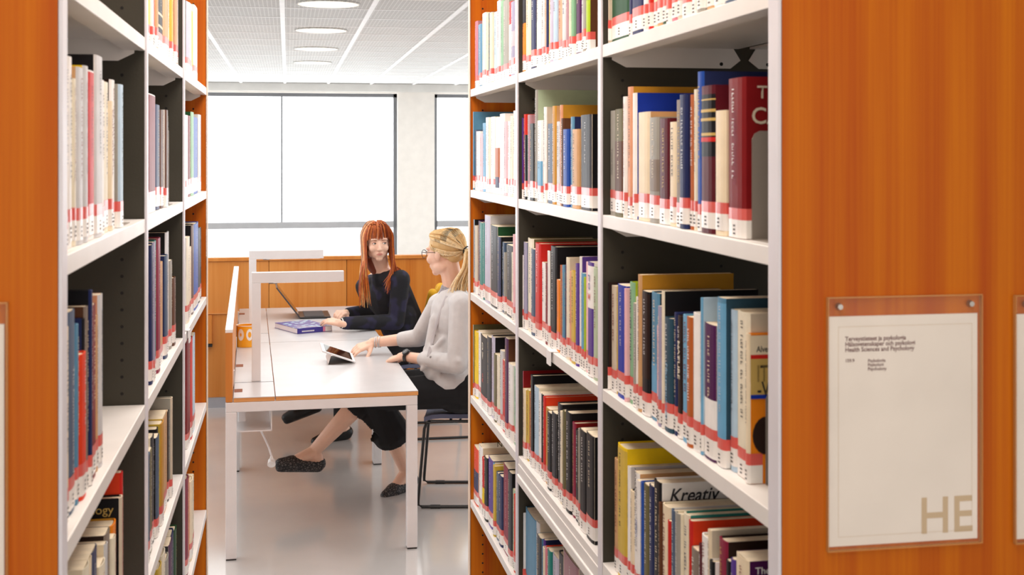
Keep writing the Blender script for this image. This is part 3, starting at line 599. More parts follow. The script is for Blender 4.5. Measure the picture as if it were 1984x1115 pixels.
# ---------------------------------------------------------------- desk
DO = gr(437, 1088); DA = .029
ux = Vector((math.cos(DA), math.sin(DA), 0)); uy = Vector((-math.sin(DA), math.cos(DA), 0))
def dl(p):                                # world -> desk frame
    q = Vector(p) - DO; return Vector((q.dot(ux), q.dot(uy), p[2]))
DW = (gr(811, 1070) - DO).length
TOP = .72
lam = mat('desk_laminate', 'C9C8CA', .28, spec=.6)
for k in (0, 1):
    y0 = k * 1.635; ln_ = 1.63
    dk = thing('desk', ['white framed desk nearest the camera, with birch-edged pale grey top', 'second pale grey desk behind the first, against the wooden partition'][k], 'desk', DO + uy * y0, DA, 'desks in the row')
    for (x, yy_) in ((0, 0), (DW - .048, 0), (0, ln_ - .046), (DW - .048, ln_ - .046)):
        MB().box(x, x + .048, yy_, yy_ + .046, .006, .655).build('leg', M['white'], dk, bevel=.003)
        MB().box(x + .002, x + .046, yy_ + .002, yy_ + .044, 0, .006).build('foot_pad', M['black'], dk)
    for yy_ in (0, ln_ - .046): MB().box(0, DW, yy_, yy_ + .046, .655, .699).build('end_rail', M['white'], dk, bevel=.003)
    for x in (0.0, DW - .048): MB().box(x, x + .048, .046, ln_ - .046, .655, .699).build('side_rail', M['white'], dk, bevel=.003)
    for (xa, xb, nm) in ((.035, .214, 'service_strip'), (.218, DW + .003, 'desktop')):
        b_ = MB().box(xa, xb, 0.0, ln_ - .002, .7, TOP - .003, 0); b_.build(nm + '_core', M['oak'], dk)
        MB().box(xa, xb, 0.0, ln_ - .002, TOP - .003, TOP).build(nm, lam, dk)
    for yy_ in ((.13, .82, 1.50) if k == 0 else (.55, 1.3)):
        MB().box(.036, .072, yy_, yy_ + .075, TOP - .002, TOP + .0012).build('cable_gap', mat('brown_block', '8C4A22', .6), dk)
    MB().box(.036, .214, .37, .373, TOP - .001, TOP + .0008).build('joint', M['ink'], dk)
tr = thing('cable_tray', 'white open cable tray hanging under left end of the near desk', 'cable tray', DO, DA)
q = at(457, 797, 5.76); w0 = .048; w1 = dl(at(527, 800, 5.78)).x
zb = at(500, 833, 5.8).z
MB().box(w0, w1, .06, 1.5, zb, zb + .006).build('tray_floor', M['white'], tr); MB().box(w1 - .005, w1, .06, 1.5, zb, .654).build('tray_side', M['white'], tr)
MB().box(w0 + .004, w0 + .04, .1, .25, .59, .65).build('socket_block', M['white'], tr, bevel=.006)
cz = [at(505, 834, 5.95), at(513, 850, 5.95), at(521, 868, 5.95), at(526, 884, 5.95), at(527, 893, 5.95)]
cz_ = MB(); cz_.tube(cz, .0045, 8); plug = tag(cz_.build('power_cable', M['white'], None, smooth=True), 'white power cable with round plug hanging below the cable tray', 'cable')
pp = at(526, 899, 5.95); MB().cap(pp + Vector((0, .01, .012)), pp + Vector((0, -.012, -.002)), .016, .019, 16, flat=True).cap(pp + Vector((0, 0, .03)), pp + Vector((0, 0, .01)), .007, .012, 10).cap(pp + Vector((-.008, -.012, 0)), pp + Vector((-.008, -.028, 0)), .0025, n=8).cap(pp + Vector((.006, -.012, 0)), pp + Vector((.006, -.028, 0)), .0025, n=8).build('plug', mat('plug_white', 'F2F2F2', .35), plug, smooth=True)
sc = thing('desk_screen', 'tall wooden privacy screen with white top edge along desk left side', 'screen', DO, DA)
MB().box(0.0, .03, .0, 3.2, .701, 1.008).build('panel', M['partwood'], sc)
MB().box(-.001, .031, -.001, 3.2, 1.008, 1.022).build('top_cap', mat('cap_white', 'F4F4F4', .4), sc)
for yy_ in (.35, 1.45, 2.6): MB().box(.03, .0345, yy_, yy_ + .04, .705, .78).build('bracket', M['white'], sc)
def desk_lamp(px, pybase, pyt, pxend, label):
    b = gr(px, pybase, TOP); d = b.x * SN + b.y * CS; zt = EYE - (pyt - HZ) * d / F; e = at(pxend, pyt, b.y)
    r = thing('desk_lamp', label, 'lamp', b, DA, 'white angular desk lamps')
    L = e.x - b.x; hh = zt - TOP
    MB().box(-.021, .021, -.02, .02, .0005, hh - .05).build('post', M['white'], r, bevel=.002)
    MB().box(-.021, L, -.02, .02, hh - .05, hh).build('arm', M['white'], r, bevel=.002)
    MB().box(.08, L - .02, -.012, .012, hh - .0515, hh - .0502).build('light_strip', mat('lamp_strip', 'FFFFFF', .4, emit=.6), r)
    MB().box(.06, .10, -.008, .008, hh - .056, hh - .0515).build('sensor', M['greymetal'], r)
desk_lamp(496.5, 738, 528, 666, 'white angular desk lamp standing on the near desk')
desk_lamp(489.5, 655, 486, 627, 'white angular desk lamp standing on the second desk, farther back')
# holder with orange motif
c0 = gr(478, 671, TOP + .001); hd = thing('napkin_cup', 'round yellow-orange container with white oval motifs beside the desk screen', 'container', c0, 0)
hm = bpy.data.materials.new('yellow_print'); hm.use_nodes = True; hm.node_tree.nodes['Principled BSDF'].inputs['Base Color'].default_value = lin('F5A81C'); hm.node_tree.nodes['Principled BSDF'].inputs['Roughness'].default_value = .4
rr = .056; hz_ = .118
cy = MB(); n = 40
for i in range(n):
    a0, a1 = 2 * math.pi * i / n, 2 * math.pi * (i + 1) / n
    for r_, f_ in ((rr, 1), (rr - .003, -1)):
        p = [(r_ * math.cos(a0), r_ * math.sin(a0), 0), (r_ * math.cos(a1), r_ * math.sin(a1), 0), (r_ * math.cos(a1), r_ * math.sin(a1), hz_), (r_ * math.cos(a0), r_ * math.sin(a0), hz_)]
        cy.quad(*(p if f_ > 0 else p[::-1]))
cy.build('wall', hm, hd)
MB().cap((0, 0, .0), (0, 0, .003), rr - .003, n=32, flat=True).build('bottom', M['label'], hd)
MB().tube([(rr * math.cos(a * math.pi / 16), rr * math.sin(a * math.pi / 16), hz_) for a in range(33)], .002, 6).build('rim', M['label'], hd)
for k, ac in enumerate((-2.15, -1.25, -.35)):
    ov = MB(); m2 = 20
    for i in range(m2):
        a0, a1 = 2 * math.pi * i / m2, 2 * math.pi * (i + 1) / m2
        def pt(a, f): 
            th_ = ac + math.cos(a) * .34 * f; return ((rr + .0006) * math.cos(th_), (rr + .0006) * math.sin(th_), .07 + math.sin(a) * .033 * f)
        f0 = .5 if k else .3
        ov.quad(pt(a0, f0), pt(a0, 1), pt(a1, 1), pt(a1, f0))
    ov.build('oval_print', M['label'], hd)
# book on the desk
A = gr(576, 648, TOP); B = gr(643, 642, TOP); D_ = gr(549, 634.5, TOP); X = (B - A); L1 = X.length; X.normalize(); Yv = Vector((-X.y, X.x, 0)); L2 = (D_ - A).dot(Yv)
db = thing('textbook', 'thick purple-blue textbook with pale flower-like pattern lying on the second desk', 'book', A + Vector((0, 0, .0008)), math.atan2(X.y, X.x))
pur = bpy.data.materials.new('purple_pattern_cover'); pur.use_nodes = True; nt = pur.node_tree; b = nt.nodes['Principled BSDF']; b.inputs['Roughness'].default_value = .3
tc = nt.nodes.new('ShaderNodeTexCoord'); vo = nt.nodes.new('ShaderNodeTexVoronoi'); vo.inputs['Scale'].default_value = 26; nt.links.new(tc.outputs['Object'], vo.inputs['Vector'])
rp = nt.nodes.new('ShaderNodeValToRGB'); rp.color_ramp.interpolation = 'CONSTANT'; rp.color_ramp.elements[0].color = lin('B8E4E8'); rp.color_ramp.elements[1].position = .34; rp.color_ramp.elements[1].color = lin('4A4CA6')
e_ = rp.color_ramp.elements.new(.55); e_.color = lin('3B3C90')
nt.links.new(vo.outputs['Distance'], rp.inputs[0]); nt.links.new(rp.outputs[0], b.inputs['Base Color'])
hb_ = .032
MB().box(0, L1, 0, L2, hb_ - .0015, hb_).box(0, L1, 0, L2, 0, .0015).build('cover', pur, db)
MB().box(0, L1, -.001, .001, 0, hb_).build('spine', mat('purple_spine', '3A2E86', .35), db)
MB().box(.002, L1 - .002, .001, L2 - .003, .0016, hb_ - .0016).build('page_block', mat('page_white', 'ECE9F0', .8), db)
MB().quad((L1 - .05, -.0014, .002), (L1 - .002, -.0014, .002), (L1 - .002, -.0014, hb_ - .001), (L1 - .05, -.0014, hb_ - .001)).build('spine_label', M['label'], db)
MB().quad((L1 - .06, -.0014, .002), (L1 - .045, -.0016, .002), (L1 - .045, -.0016, hb_ - .001), (L1 - .06, -.0014, hb_ - .001)).build('label_band', mat('pink_band', 'E88AA8', .4), db)
tb = MB()
for k in range(15): tb.quad((.03 + k * .0055, -.0015, .009), (.0335 + k * .0055, -.0015, .009), (.0335 + k * .0055, -.0015, .017), (.03 + k * .0055, -.0015, .017))
tb.build('title_print', M['label'], db)
MB().quad((.02, .05, hb_ + .0004), (.14, .02, hb_ + .0004), (.15, .028, hb_ + .0004), (.03, .06, hb_ + .0004)).quad((.04, .11, hb_ + .0004), (.10, .02, hb_ + .0004), (.108, .024, hb_ + .0004), (.05, .115, hb_ + .0004)).build('cover_lines', M['label'], db)
# laptop
hp = gr(581, 619, TOP); lp = thing('laptop', 'slim dark laptop open on the second desk, screen seen edge-on', 'laptop', hp + Vector((0, 0, .001)), DA)
MB().box(0, .2, -.0, .32, 0, .012).build('keyboard_base', M['black'], lp, bevel=.003)
MB().box(.03, .16, .015, .305, .0122, .0145).build('keys', mat('key_grey', '2C2C30', .6), lp)
T = Matrix.Translation((0, 0, .008)) @ Matrix.Rotation(R(-37), 4, 'Y')
MB().box(-.004, .004, 0, .32, 0, .25, 0, T).build('screen_lid', mat('lid_grey', '4A4A50', .3, metal=.6), lp, bevel=.002)
MB().box(.0042, .0048, .012, .308, .012, .238, 0, T).build('display', mat('display_dark', '14181E', .1), lp)
# tablet
br_ = at(689, 701, 6.50); trr = at(682, 684.5, 6.67); bl = at(625, 680, 6.485)
u = (bl - br_); Lu = u.length; u.normalize(); v = (trr - br_); v -= u * v.dot(u); Lv = v.length; v.normalize(); nrm = v.cross(u)
if nrm.z < 0: nrm = -nrm
br_.z = max(br_.z, TOP + .006)
tb_ = thing('tablet', 'white-framed tablet propped on its folded cover on the near desk', 'tablet', (0, 0, 0)); tb_.location = br_
Mx = Matrix((u, v, nrm)).transposed().to_4x4()
MB().box(0, Lu, 0, Lv, -.008, 0, 0, Mx).build('body', mat('tablet_white', 'F2F2F4', .3), tb_, bevel=.002)
MB().box(.016, Lu - .018, .012, Lv - .012, 0, .0006, 0, Mx).build('screen', mat('tablet_glass', '1A120C', .05, spec=1), tb_)
gl = at(636, 704, 6.5); gl.z = TOP + .002
MB().quad(Vector((0, 0, -.006)), gl - br_, gl - br_ + v * Lv * .95, v * Lv * .95 + Vector((0, 0, -.004))).build('cover_base', mat('tablet_cover', '4A4038', .7), tb_)
topp = u * (Lu * .72) - nrm * .009
MB().quad(gl - br_, topp, topp + v * Lv * .95, gl - br_ + v * Lv * .95).build('cover_stand', M['white'], tb_)
# ---------------------------------------------------------------- chairs
seatm = mat('chair_blue_grey', '5A5F78', .8, bump=.3, bscale=600)
def chair(x, y, rz, label):
    r = thing('sled_chair', label, 'chair', (x, y, 0), rz, 'blue-grey chairs at the desks')
    def rp(v_): return [Vector(p) for p in v_]
    for sy in (-.24, .24):
        pts = rp([(.03, sy * .86, .435), (-.2, sy * .86, .435), (-.222, sy * .88, .425), (-.232, sy * .9, .40), (-.262, sy, .04), (-.262, sy, .018), (-.245, sy, .009), (.22, sy, .009), (.24, sy, .018), (.245, sy, .04), (.20, sy * .86, .41), (.185, sy * .86, .432), (.03, sy * .86, .435)])
        MB().tube(pts, .008, 10).build('sled_leg', M['black'], r, smooth=True)
        MB().cap((-.2, sy, .009), (-.15, sy, .009), .0105, n=10, flat=True).build('glide', M['black'], r, smooth=True)
    for xx in (-.1, .1): MB().cap((xx, -.206, .435), (xx, .206, .435), .008, n=10, flat=True).build('cross_bar', M['black'], r)
    st = MB(); n1, n2 = 10, 10
    def sp(i, j, up):
        a = i / n1; b = (j / n2 - .5)
        xx = -.235 + .44 * a; wd_ = .22 * (1 - .25 * (abs(a - .45) * 1.4) ** 3)
        return (xx, b * 2 * wd_, .462 + .012 * (abs(b) * 2) ** 2 - .018 * max(0, 1 - a * 5) ** 2 + .05 * max(0, a - .8) + (0 if up else -.022))
    for i in range(n1):
        for j in range(n2):
            st.quad(sp(i, j, 1), sp(i + 1, j, 1), sp(i + 1, j + 1, 1), sp(i, j + 1, 1)); st.quad(sp(i, j, 0), sp(i, j + 1, 0), sp(i + 1, j + 1, 0), sp(i + 1, j, 0))
    for i in range(n1): st.quad(sp(i, 0, 0), sp(i + 1, 0, 0), sp(i + 1, 0, 1), sp(i, 0, 1)); st.quad(sp(i + 1, n2, 0), sp(i, n2, 0), sp(i, n2, 1), sp(i + 1, n2, 1))
    for j in range(n2): st.quad(sp(0, j + 1, 0), sp(0, j, 0), sp(0, j, 1), sp(0, j + 1, 1)); st.quad(sp(n1, j, 0), sp(n1, j + 1, 0), sp(n1, j + 1, 1), sp(n1, j, 1))
    st.build('seat', seatm, r)
    bk = MB()
    def bp(i, j, f):
        z = .50 + .34 * i / 8; b = (j / 8 - .5); wd_ = .21 * (1 - .2 * (i / 8) ** 4)
        return (.225 + .07 * i / 8 - .03 * (1 - (b * 2) ** 2) * -1 + f, b * 2 * wd_, z)
    for i in range(8):
        for j in range(8):
            bk.quad(bp(i, j, 0), bp(i, j + 1, 0), bp(i + 1, j + 1, 0), bp(i + 1, j, 0)); bk.quad(bp(i, j, .018), bp(i + 1, j, .018), bp(i + 1, j + 1, .018), bp(i, j + 1, .018))
    for i in range(8): bk.quad(bp(i, 0, 0), bp(i + 1, 0, 0), bp(i + 1, 0, .018), bp(i, 0, .018)); bk.quad(bp(i, 8, .018), bp(i + 1, 8, .018), bp(i + 1, 8, 0), bp(i, 8, 0))
    for j in range(8): bk.quad(bp(8, j, 0), bp(8, j + 1, 0), bp(8, j + 1, .018), bp(8, j, .018))
    bk.build('backrest', seatm, r)
    for sy in (-.1, .1): MB().tube([(.1, sy, .435), (.235, sy, .44), (.262, sy, .5), (.3, sy, .62)], .007, 8).build('back_support', M['black'], r, smooth=True)
    return r
c1 = gr(818, 935); chair(c1.x + .225, 6.56, -.17, 'blue-grey sled chair under the fair-haired person, nearer the camera')
c2 = gr(905, 849); chair(.90, 8.12, 0, 'blue-grey sled chair under the red-haired person, farther back')
# ---------------------------------------------------------------- people
from mathutils.bvhtree import BVHTree
def blob(mb, name, mats, voxel=.005, it=4, parent=None, fac=.5):
    me = mb.mesh('tmp', mats if isinstance(mats, list) else [mats]); o = bpy.data.objects.new('tmp', me); C.objects.link(o)
    r = o.modifiers.new('r', 'REMESH'); r.mode = 'VOXEL'; r.voxel_size = voxel; r.adaptivity = 0
    s_ = o.modifiers.new('s', 'SMOOTH'); s_.iterations = it; s_.factor = fac
    bpy.context.view_layer.update()
    m2 = bpy.data.meshes.new_from_object(o.evaluated_get(bpy.context.evaluated_depsgraph_get())); bpy.data.objects.remove(o)
    m2.name = name; m2.materials.clear()
    for m_ in (mats if isinstance(mats, list) else [mats]): m2.materials.append(m_)
    n = len(m2.polygons); m2.polygons.foreach_set('material_index', [0] * n); m2.polygons.foreach_set('use_smooth', [True] * n)
    return link(name, m2, parent)
def hit(o, org, d):
    t = BVHTree.FromPolygons([v.co for v in o.data.vertices], [p.vertices for p in o.data.polygons]) if o.name not in BV else BV[o.name]
    BV[o.name] = t; r = t.ray_cast(Vector(org), Vector(d)); return r[0], r[1]
BV = {}
CAM = Vector((0, 0, EYE))
def on(o, px, py):
    d = (at(px, py, 6) - CAM).normalized(); return hit(o, CAM, d)
skin = mat('skin', 'EFC4AC', .5, var=.05, vscale=14); skin.node_tree.nodes['Principled BSDF'].inputs['Subsurface Weight'].default_value = .08
skin.node_tree.nodes['Principled BSDF'].inputs['Subsurface Scale'].default_value = .02
class Head:
    def __init__(s, c, Fv, Uv=(0, 0, 1), k=1.0):
        s.c = Vector(c); s.U = Vector(Uv).normalized(); s.F = Vector(Fv); s.F = (s.F - s.U * s.F.dot(s.U)).normalized(); s.S = s.U.cross(s.F); s.k = k
        s.B = Matrix((s.S, s.F, s.U)).transposed()
    def p(s, x, f, u): return s.c + (s.S * x + s.F * f + s.U * u) * s.k
    def e(s, mb, c, r): mb.ell(s.p(*c), [q * s.k for q in r], s.B)
    def sculpt(s, mb):
        k = s.k
        s.e(mb, (0, -.012, .035), (.074, .092, .078)); s.e(mb, (0, .018, -.02), (.064, .068, .07)); s.e(mb, (0, .022, -.055), (.052, .058, .055))
        s.e(mb, (0, .056, -.095), (.024, .018, .020)); s.e(mb, (0, .060, -.068), (.030, .022, .026))
        for a in (-1, 1):
            s.e(mb, (a * .034, .052, -.032), (.027, .028, .026)); s.e(mb, (a * .028, .068, .022), (.026, .014, .011))
            s.e(mb, (a * .076, -.012, -.010), (.009, .017, .028)); s.e(mb, (a * .040, -.0, -.065), (.022, .04, .03))
            s.e(mb, (a * .009, .092, -.040), (.007, .009, .006)); s.e(mb, (a * .031, .070, -.001), (.014, .010, .009))
        mb.cap(s.p(0, .080, .006), s.p(0, .101, -.036), .0075 * k, .010 * k)
        s.e(mb, (0, .079, -.063), (.021, .008, .0045)); s.e(mb, (0, .077, -.072), (.018, .009, .0055))
    def on(s, o, x, u):
        return hit(o, s.p(x, .3, u), -s.F)
    def face(s, body, parent, lip='C9807A', brow='8A5A3A', iris='5A6A6A', look=(.15, 0), shut=False):
        k = s.k; bw = MB(); wt = MB(); ir = MB(); lp_ = MB(); pu = MB()
        for a in (-1, 1):
            q, n_ = s.on(body, a * .031, 0)
            if q is None: continue
            cen = q + s.F * .0004 * k
            s_ = [.0125 * k, .0022 * k, .0056 * k]
            MB().ell(cen, s_, s.B).build('eye_white', mat('eye_white', 'ECE6E2', .2), parent, smooth=True).location = -parent.location; ir.ell(cen + (s.S * look[0] * .02 + s.F * .0012) * k, (.0056 * k, .0014 * k, .0054 * k), s.B)
            pu.ell(cen + (s.S * look[0] * .02 + s.F * .002) * k, (.0026 * k, .001 * k, .0026 * k), s.B)
            pts = [s.p(a * (.031 + t * .0135), 0, 0) for t in (-1, -.5, 0, .5, 1)]
            lid = [cen + (s.S * a * t * .0135 + s.U * (.0052 * (1 - t * t) + .0006) + s.F * (.0024 - .001 * t * t)) * k for t in (-1, -.5, 0, .5, 1.1)]
            bw.tube(lid, [.0009 * k, .0016 * k, .0018 * k, .0018 * k, .0012 * k], 5)
            br2 = []
            for t in (-1, -.5, 0, .5, 1):
                h_, _ = s.on(body, a * (.032 + t * .017), .0175 + .003 * (1 - (t - .2) ** 2))
                if h_: br2.append(h_ + s.F * .0006)
            if len(br2) > 2: bw.tube(br2, [.0015 * k, .0021 * k, .002 * k, .0016 * k, .0007 * k][:len(br2)], 5)
        for u0, r_ in ((-.0635, .0024), (-.0715, .0032)):
            l_ = []
            for t in (-1, -.6, -.2, .2, .6, 1):
                h_, _ = s.on(body, t * .021, u0 + (.0012 if u0 > -.07 else .0016) * (t * t) * (-1 if u0 > -.07 else 1))
                if h_: l_.append(h_ + s.F * .0002)
            lp_.tube(l_, [r_ * k * f_ for f_ in (.3, .8, 1, 1, .8, .3)], 6)
        ir.build('iris', mat('iris_' + iris, iris, .2), parent, smooth=True).location = -parent.location; pu.build('pupil', M['dark'], parent).location = -parent.location
        bw.build('eyebrow', mat('brow_' + brow, brow, .8), parent, smooth=True).location = -parent.location; lp_.build('lips', mat('lip_' + lip, lip, .4), parent, smooth=True).location = -parent.location
def hand(mb, w_, d, n, th, curl=(.35, .5, .4), L=1.0, spread=.25, tcurl=.2):
    w_ = Vector(w_); d = Vector(d).normalized(); n = Vector(n); n = (n - d * n.dot(d)).normalized(); a = d.cross(n) * th
    offs = (.029, .0098, -.0102, -.029); pl = (.086, .090, .085, .076); fl_ = (.070, .078, .072, .056)
    mb.cap(w_ - d * .02, w_ + d * .02, .024, .024)
    for i in range(4):
        K = w_ + d * pl[i] * L + a * offs[i] * L; mb.cap(w_ + d * .012 + a * offs[i] * .55, K, .0145, .0112, 10)
        dr = (d + a * offs[i] / .03 * spread * .35).normalized(); ang = 0; p_ = K; r0 = .0088 - .0007 * (i == 3)
        for sgi, (fr_, c_) in enumerate(zip((.45, .3, .25), curl)):
            ang += c_ * (1 + .12 * (i - 1.5)); v_ = dr * math.cos(ang) - n * math.sin(ang); q_ = p_ + v_ * fl_[i] * L * fr_ * 1.05
            mb.cap(p_, q_, r0, r0 * .9, 10); p_ = q_; r0 *= .9
    b_ = w_ + d * .022 + a * .02 - n * .006; v_ = (d * .62 + a * .74 - n * .3).normalized()
    p1 = b_ + v_ * .042 * L; v2 = (v_ + d * .5 - n * tcurl).normalized(); p2 = p1 + v2 * .033 * L; v3 = (v2 + d * .35 - n * tcurl).normalized(); p3 = p2 + v3 * .026 * L
    mb.cap(b_, p1, .015, .0115, 10).cap(p1, p2, .0108, .0096, 10).cap(p2, p3, .0095, .008, 10)
def lock(mb, pts, r, m=0, n=5, e=.55, sd=None):
    P = [Vector(p) for p in pts]; out = []           # Catmull-Rom through the given points
    Q = [P[0] * 2 - P[1]] + P + [P[-1] * 2 - P[-2]]
    for i in range(1, len(Q) - 2):
        for t in (0, .33, .66):
            a, b_, c_, d_ = Q[i - 1], Q[i], Q[i + 1], Q[i + 2]
            out.append(.5 * ((2 * b_) + (c_ - a) * t + (2 * a - 5 * b_ + 4 * c_ - d_) * t * t + (3 * b_ - a - 3 * c_ + d_) * t ** 3))
    out.append(P[-1]); N = len(out)
    mb.tube(out, [r * (.45 + .55 * math.sin(math.pi * min(1, (i + 1) / N * 1.2) ** .8)) if i < N - 1 else r * .15 for i in range(N)], n, m, e, sd)
rnd = random.Random(11); J = lambda a: rnd.uniform(-a, a)
# ---- fair-haired person, nearer
p1 = thing('person', 'person with fair ponytail and glasses, pale grey cardigan, black trousers, touching a tablet', 'person', (.88, 6.42, 0)); O1 = p1.location.copy()
bpy.context.view_layer.update()
def par(o, r): o.parent = r; o.location = -r.location; return o
h1 = Head(at(861, 489, 6.42), (-.74, .67, -.04), (-.05, .03, 1), 1.04)
nb = at(881, 562, 6.44); shN = at(893, 590, 6.24); shF = at(849, 590, 6.60)
elN = at(886, 706, 6.18); wrN = at(782, 699, 6.50); elF = at(812, 655, 6.74); wrF = at(722, 664, 6.80)
wrN.z = .752; chest = at(878, 612, 6.43); waist = at(872, 682, 6.43); pel = at(890, 748, 6.42)
sdv = (shN - shF); sdv.z = 0; sdv.normalize(); fw = Vector((0, 0, 1)).cross(sdv) * -1
if fw.x > 0: fw = -fw
B1 = Matrix((sdv, fw, Vector((0, 0, 1)))).transposed()
kS = at(728, 768, 6.55); anS = at(788, 921, 6.74); anS.z = .095; kC = at(722, 752, 6.60); anC = at(611, 872, 6.62)
def legs(mb, hipN, hipF, kn1, an1, kn2, an2):
    mb.chain([hipN, kn1, kn1.lerp(an1, .35), an1], [.078, .056, .054, .034]); mb.chain([hipF, kn2, kn2.lerp(an2, .35), an2], [.078, .056, .054, .034])
def foot(mb, an, toe_dir, L=.235, pitch=0, r=1.0):
    d = Vector(toe_dir).normalized(); up = Vector((0, 0, 1)); up = (up - d * up.dot(d)).normalized()
    heel = an - up * .058 - d * .035; ball = an + d * (L * .5) - up * .070; toe = an + d * (L * .70) - up * .073
    mb.cap(an, heel, .036 * r, .031 * r); mb.cap(heel, ball, .031 * r, .034 * r, e=1); mb.cap(an, ball, .034 * r, .032 * r); mb.cap(ball, toe, .034 * r, .022 * r)
    mb.cap(ball + d.cross(up) * .012, toe + d.cross(up) * .010, .026 * r, .018 * r)
    return heel, ball, toe, d, up
mb = MB(); h1.sculpt(mb)
mb.cap(h1.p(0, -.022, -.05), nb - Vector((0, 0, .01)), .052, .056); mb.cap(nb, chest, .06, .10)
mb.ell(chest, (.145, .095, .15), B1); mb.ell(waist, (.12, .085, .14), B1); mb.ell(pel, (.15, .11, .11), B1)
mb.cap(nb - Vector((0, 0, .03)), shN, .05, .048); mb.cap(nb - Vector((0, 0, .03)), shF, .05, .048)
mb.chain([shN, elN, wrN], [.046, .038, .026]); mb.chain([shF, elF, wrF], [.046, .038, .026])
hand(mb, wrN, at(724, 697, 6.62) - wrN + Vector((0, 0, -.02)), (0, -.25, 1), 1, (.28, .35, .25), .98, .2, .15)
hand(mb, wrF + Vector((0, 0, -.004)), at(670, 682, 6.74) - wrF, (-.1, -.35, 1), -1, (.35, .35, .3), .98, .35, .3)
hN = pel + sdv * .09; hF = pel - sdv * .09
legs(mb, hN, hF, kS, anS, kC, anC)
tS = Vector((-.74, -.66, -.12)); tC = at(545, 880, 6.56) - anC; tC.z = .035
fS = foot(mb, anS, tS, .23); fC = foot(mb, anC + Vector((-.005, 0, -.01)), tC, .23)
body1 = par(blob(mb, 'body', skin, .0045, 3), p1)
# clothes
card = mat('cardigan_knit', 'CFCCCC', .85, bump=.25, bscale=350, var=.05, vscale=25)
mb = MB(); mb.cap(nb + Vector((.008, 0, -.035)), chest, .066, .11); mb.ell(chest, (.165, .112, .16), B1); mb.ell(waist + Vector((-.0, 0, .0)), (.15, .115, .16), B1); mb.ell(pel + Vector((-.02, 0, .03)), (.172, .145, .10), B1)
mb.cap(nb - Vector((-.01, 0, .045)), shN, .058, .060); mb.cap(nb - Vector((-.01, 0, .045)), shF, .058, .058)
cN = elN.lerp(wrN, .60); cF = elF.lerp(wrF, .36)
mb.chain([shN, shN.lerp(elN, .5), elN, cN], [.060, .056, .052, .042]); mb.chain([shF, elF, cF], [.054, .05, .043])
mb.ell(at(832, 700, 6.38), (.09, .03, .10), B1); mb.cap(at(843, 620, 6.40), at(828, 712, 6.38), .03, .035)
for k in range(9):      # loose folds
    a = at(rnd.uniform(845, 905), rnd.uniform(640, 720), 6.32); mb.cap(a, a + Vector((J(.05) - .03, .02, -.09)), .016, .012)
for k in range(7):
    a = elN.lerp(cN, k / 8); mb.cap(a + Vector((J(.01), -.03, .02)), a + Vector((J(.02), .02, -.035)), .026, .024)
cardo = par(blob(mb, 'cardigan', card, .006, 9), p1)
pl = MB(); pts = [on(cardo, px, py)[0] for px, py in ((866, 574), (858, 592), (850, 615), (842, 640), (836, 665), (830, 690), (826, 710))]
pts = [q for q in pts if q]
if len(pts) > 3: pl.tube(pts, .010, 8, 0, .35); par(pl.build('button_band', mat('band_knit', 'BDB8BA', .9), None, smooth=True), p1)
bt = MB()
for px, py in ((838, 668), (842, 650), (834, 692)):
    q = on(cardo, px, py)[0]
    if q: bt.ell(q + Vector((0, -.004, 0)), (.006, .003, .006))
par(bt.build('button', mat('button_shell', '9A9696', .3), None, smooth=True), p1)
# top seen at the neckline
tm_ = MB(); tm_.cap(nb + Vector((-.012, -.0, -.012)), nb + Vector((-.02, 0, -.06)), .068, .085)
par(blob(tm_, 'top', mat('grey_top', '9B979C', .9, var=.3, vscale=90), .006, 3), p1)
trm = mat('black_cloth', '121216', .9, bump=.2, bscale=300)
mb = MB(); mb.ell(pel - Vector((0, 0, .03)), (.175, .14, .11), B1)
mb.chain([hN, kS, kS.lerp(anS, .28), kS.lerp(anS, .47)], [.098, .078, .083, .104]); mb.chain([hF, kC, kC.lerp(anC, .16), kC.lerp(anC, .30)], [.095, .074, .076, .080])
mb.cap(kS.lerp(anS, .25) + Vector((-.07, 0, .0)), kS.lerp(anS, .42) + Vector((-.085, 0, 0)), .05, .065)
t1 = blob(mb, 'trousers', trm, .007, 3)
def cut(o, p0, nrm_):      # flat hem: drop what lies beyond the plane
    bm = bmesh.new(); bm.from_mesh(o.data)
    g = [f for f in bm.faces if (f.calc_center_median() - p0).dot(nrm_) > 0 and (f.calc_center_median() - p0).length < .2]
    bmesh.ops.delete(bm, geom=g, context='FACES'); bm.to_mesh(o.data); bm.free()
cut(t1, kS.lerp(anS, .56), (anS - kS).normalized()); cut(t1, kC.lerp(anC, .36), (anC - kC).normalized())
so_ = t1.modifiers.new('thickness', 'SOLIDIFY'); so_.thickness = .003
par(t1, p1)
shm = bpy.data.materials.new('black_lace'); shm.use_nodes = True; nt = shm.node_tree; b = nt.nodes['Principled BSDF']; b.inputs['Roughness'].default_value = .6
tc = nt.nodes.new('ShaderNodeTexCoord'); vo = nt.nodes.new('ShaderNodeTexVoronoi'); vo.feature = 'DISTANCE_TO_EDGE'; vo.inputs['Scale'].default_value = 75; nt.links.new(tc.outputs['Object'], vo.inputs[0])
rp = nt.nodes.new('ShaderNodeValToRGB'); rp.color_ramp.elements[0].color = lin('16161A'); rp.color_ramp.elements[1].position = .22; rp.color_ramp.elements[1].color = lin('5C5654'); rp.color_ramp.elements[0].position = .10
nt.links.new(vo.outputs['Distance'], rp.inputs[0]); nt.links.new(rp.outputs[0], b.inputs['Base Color'])
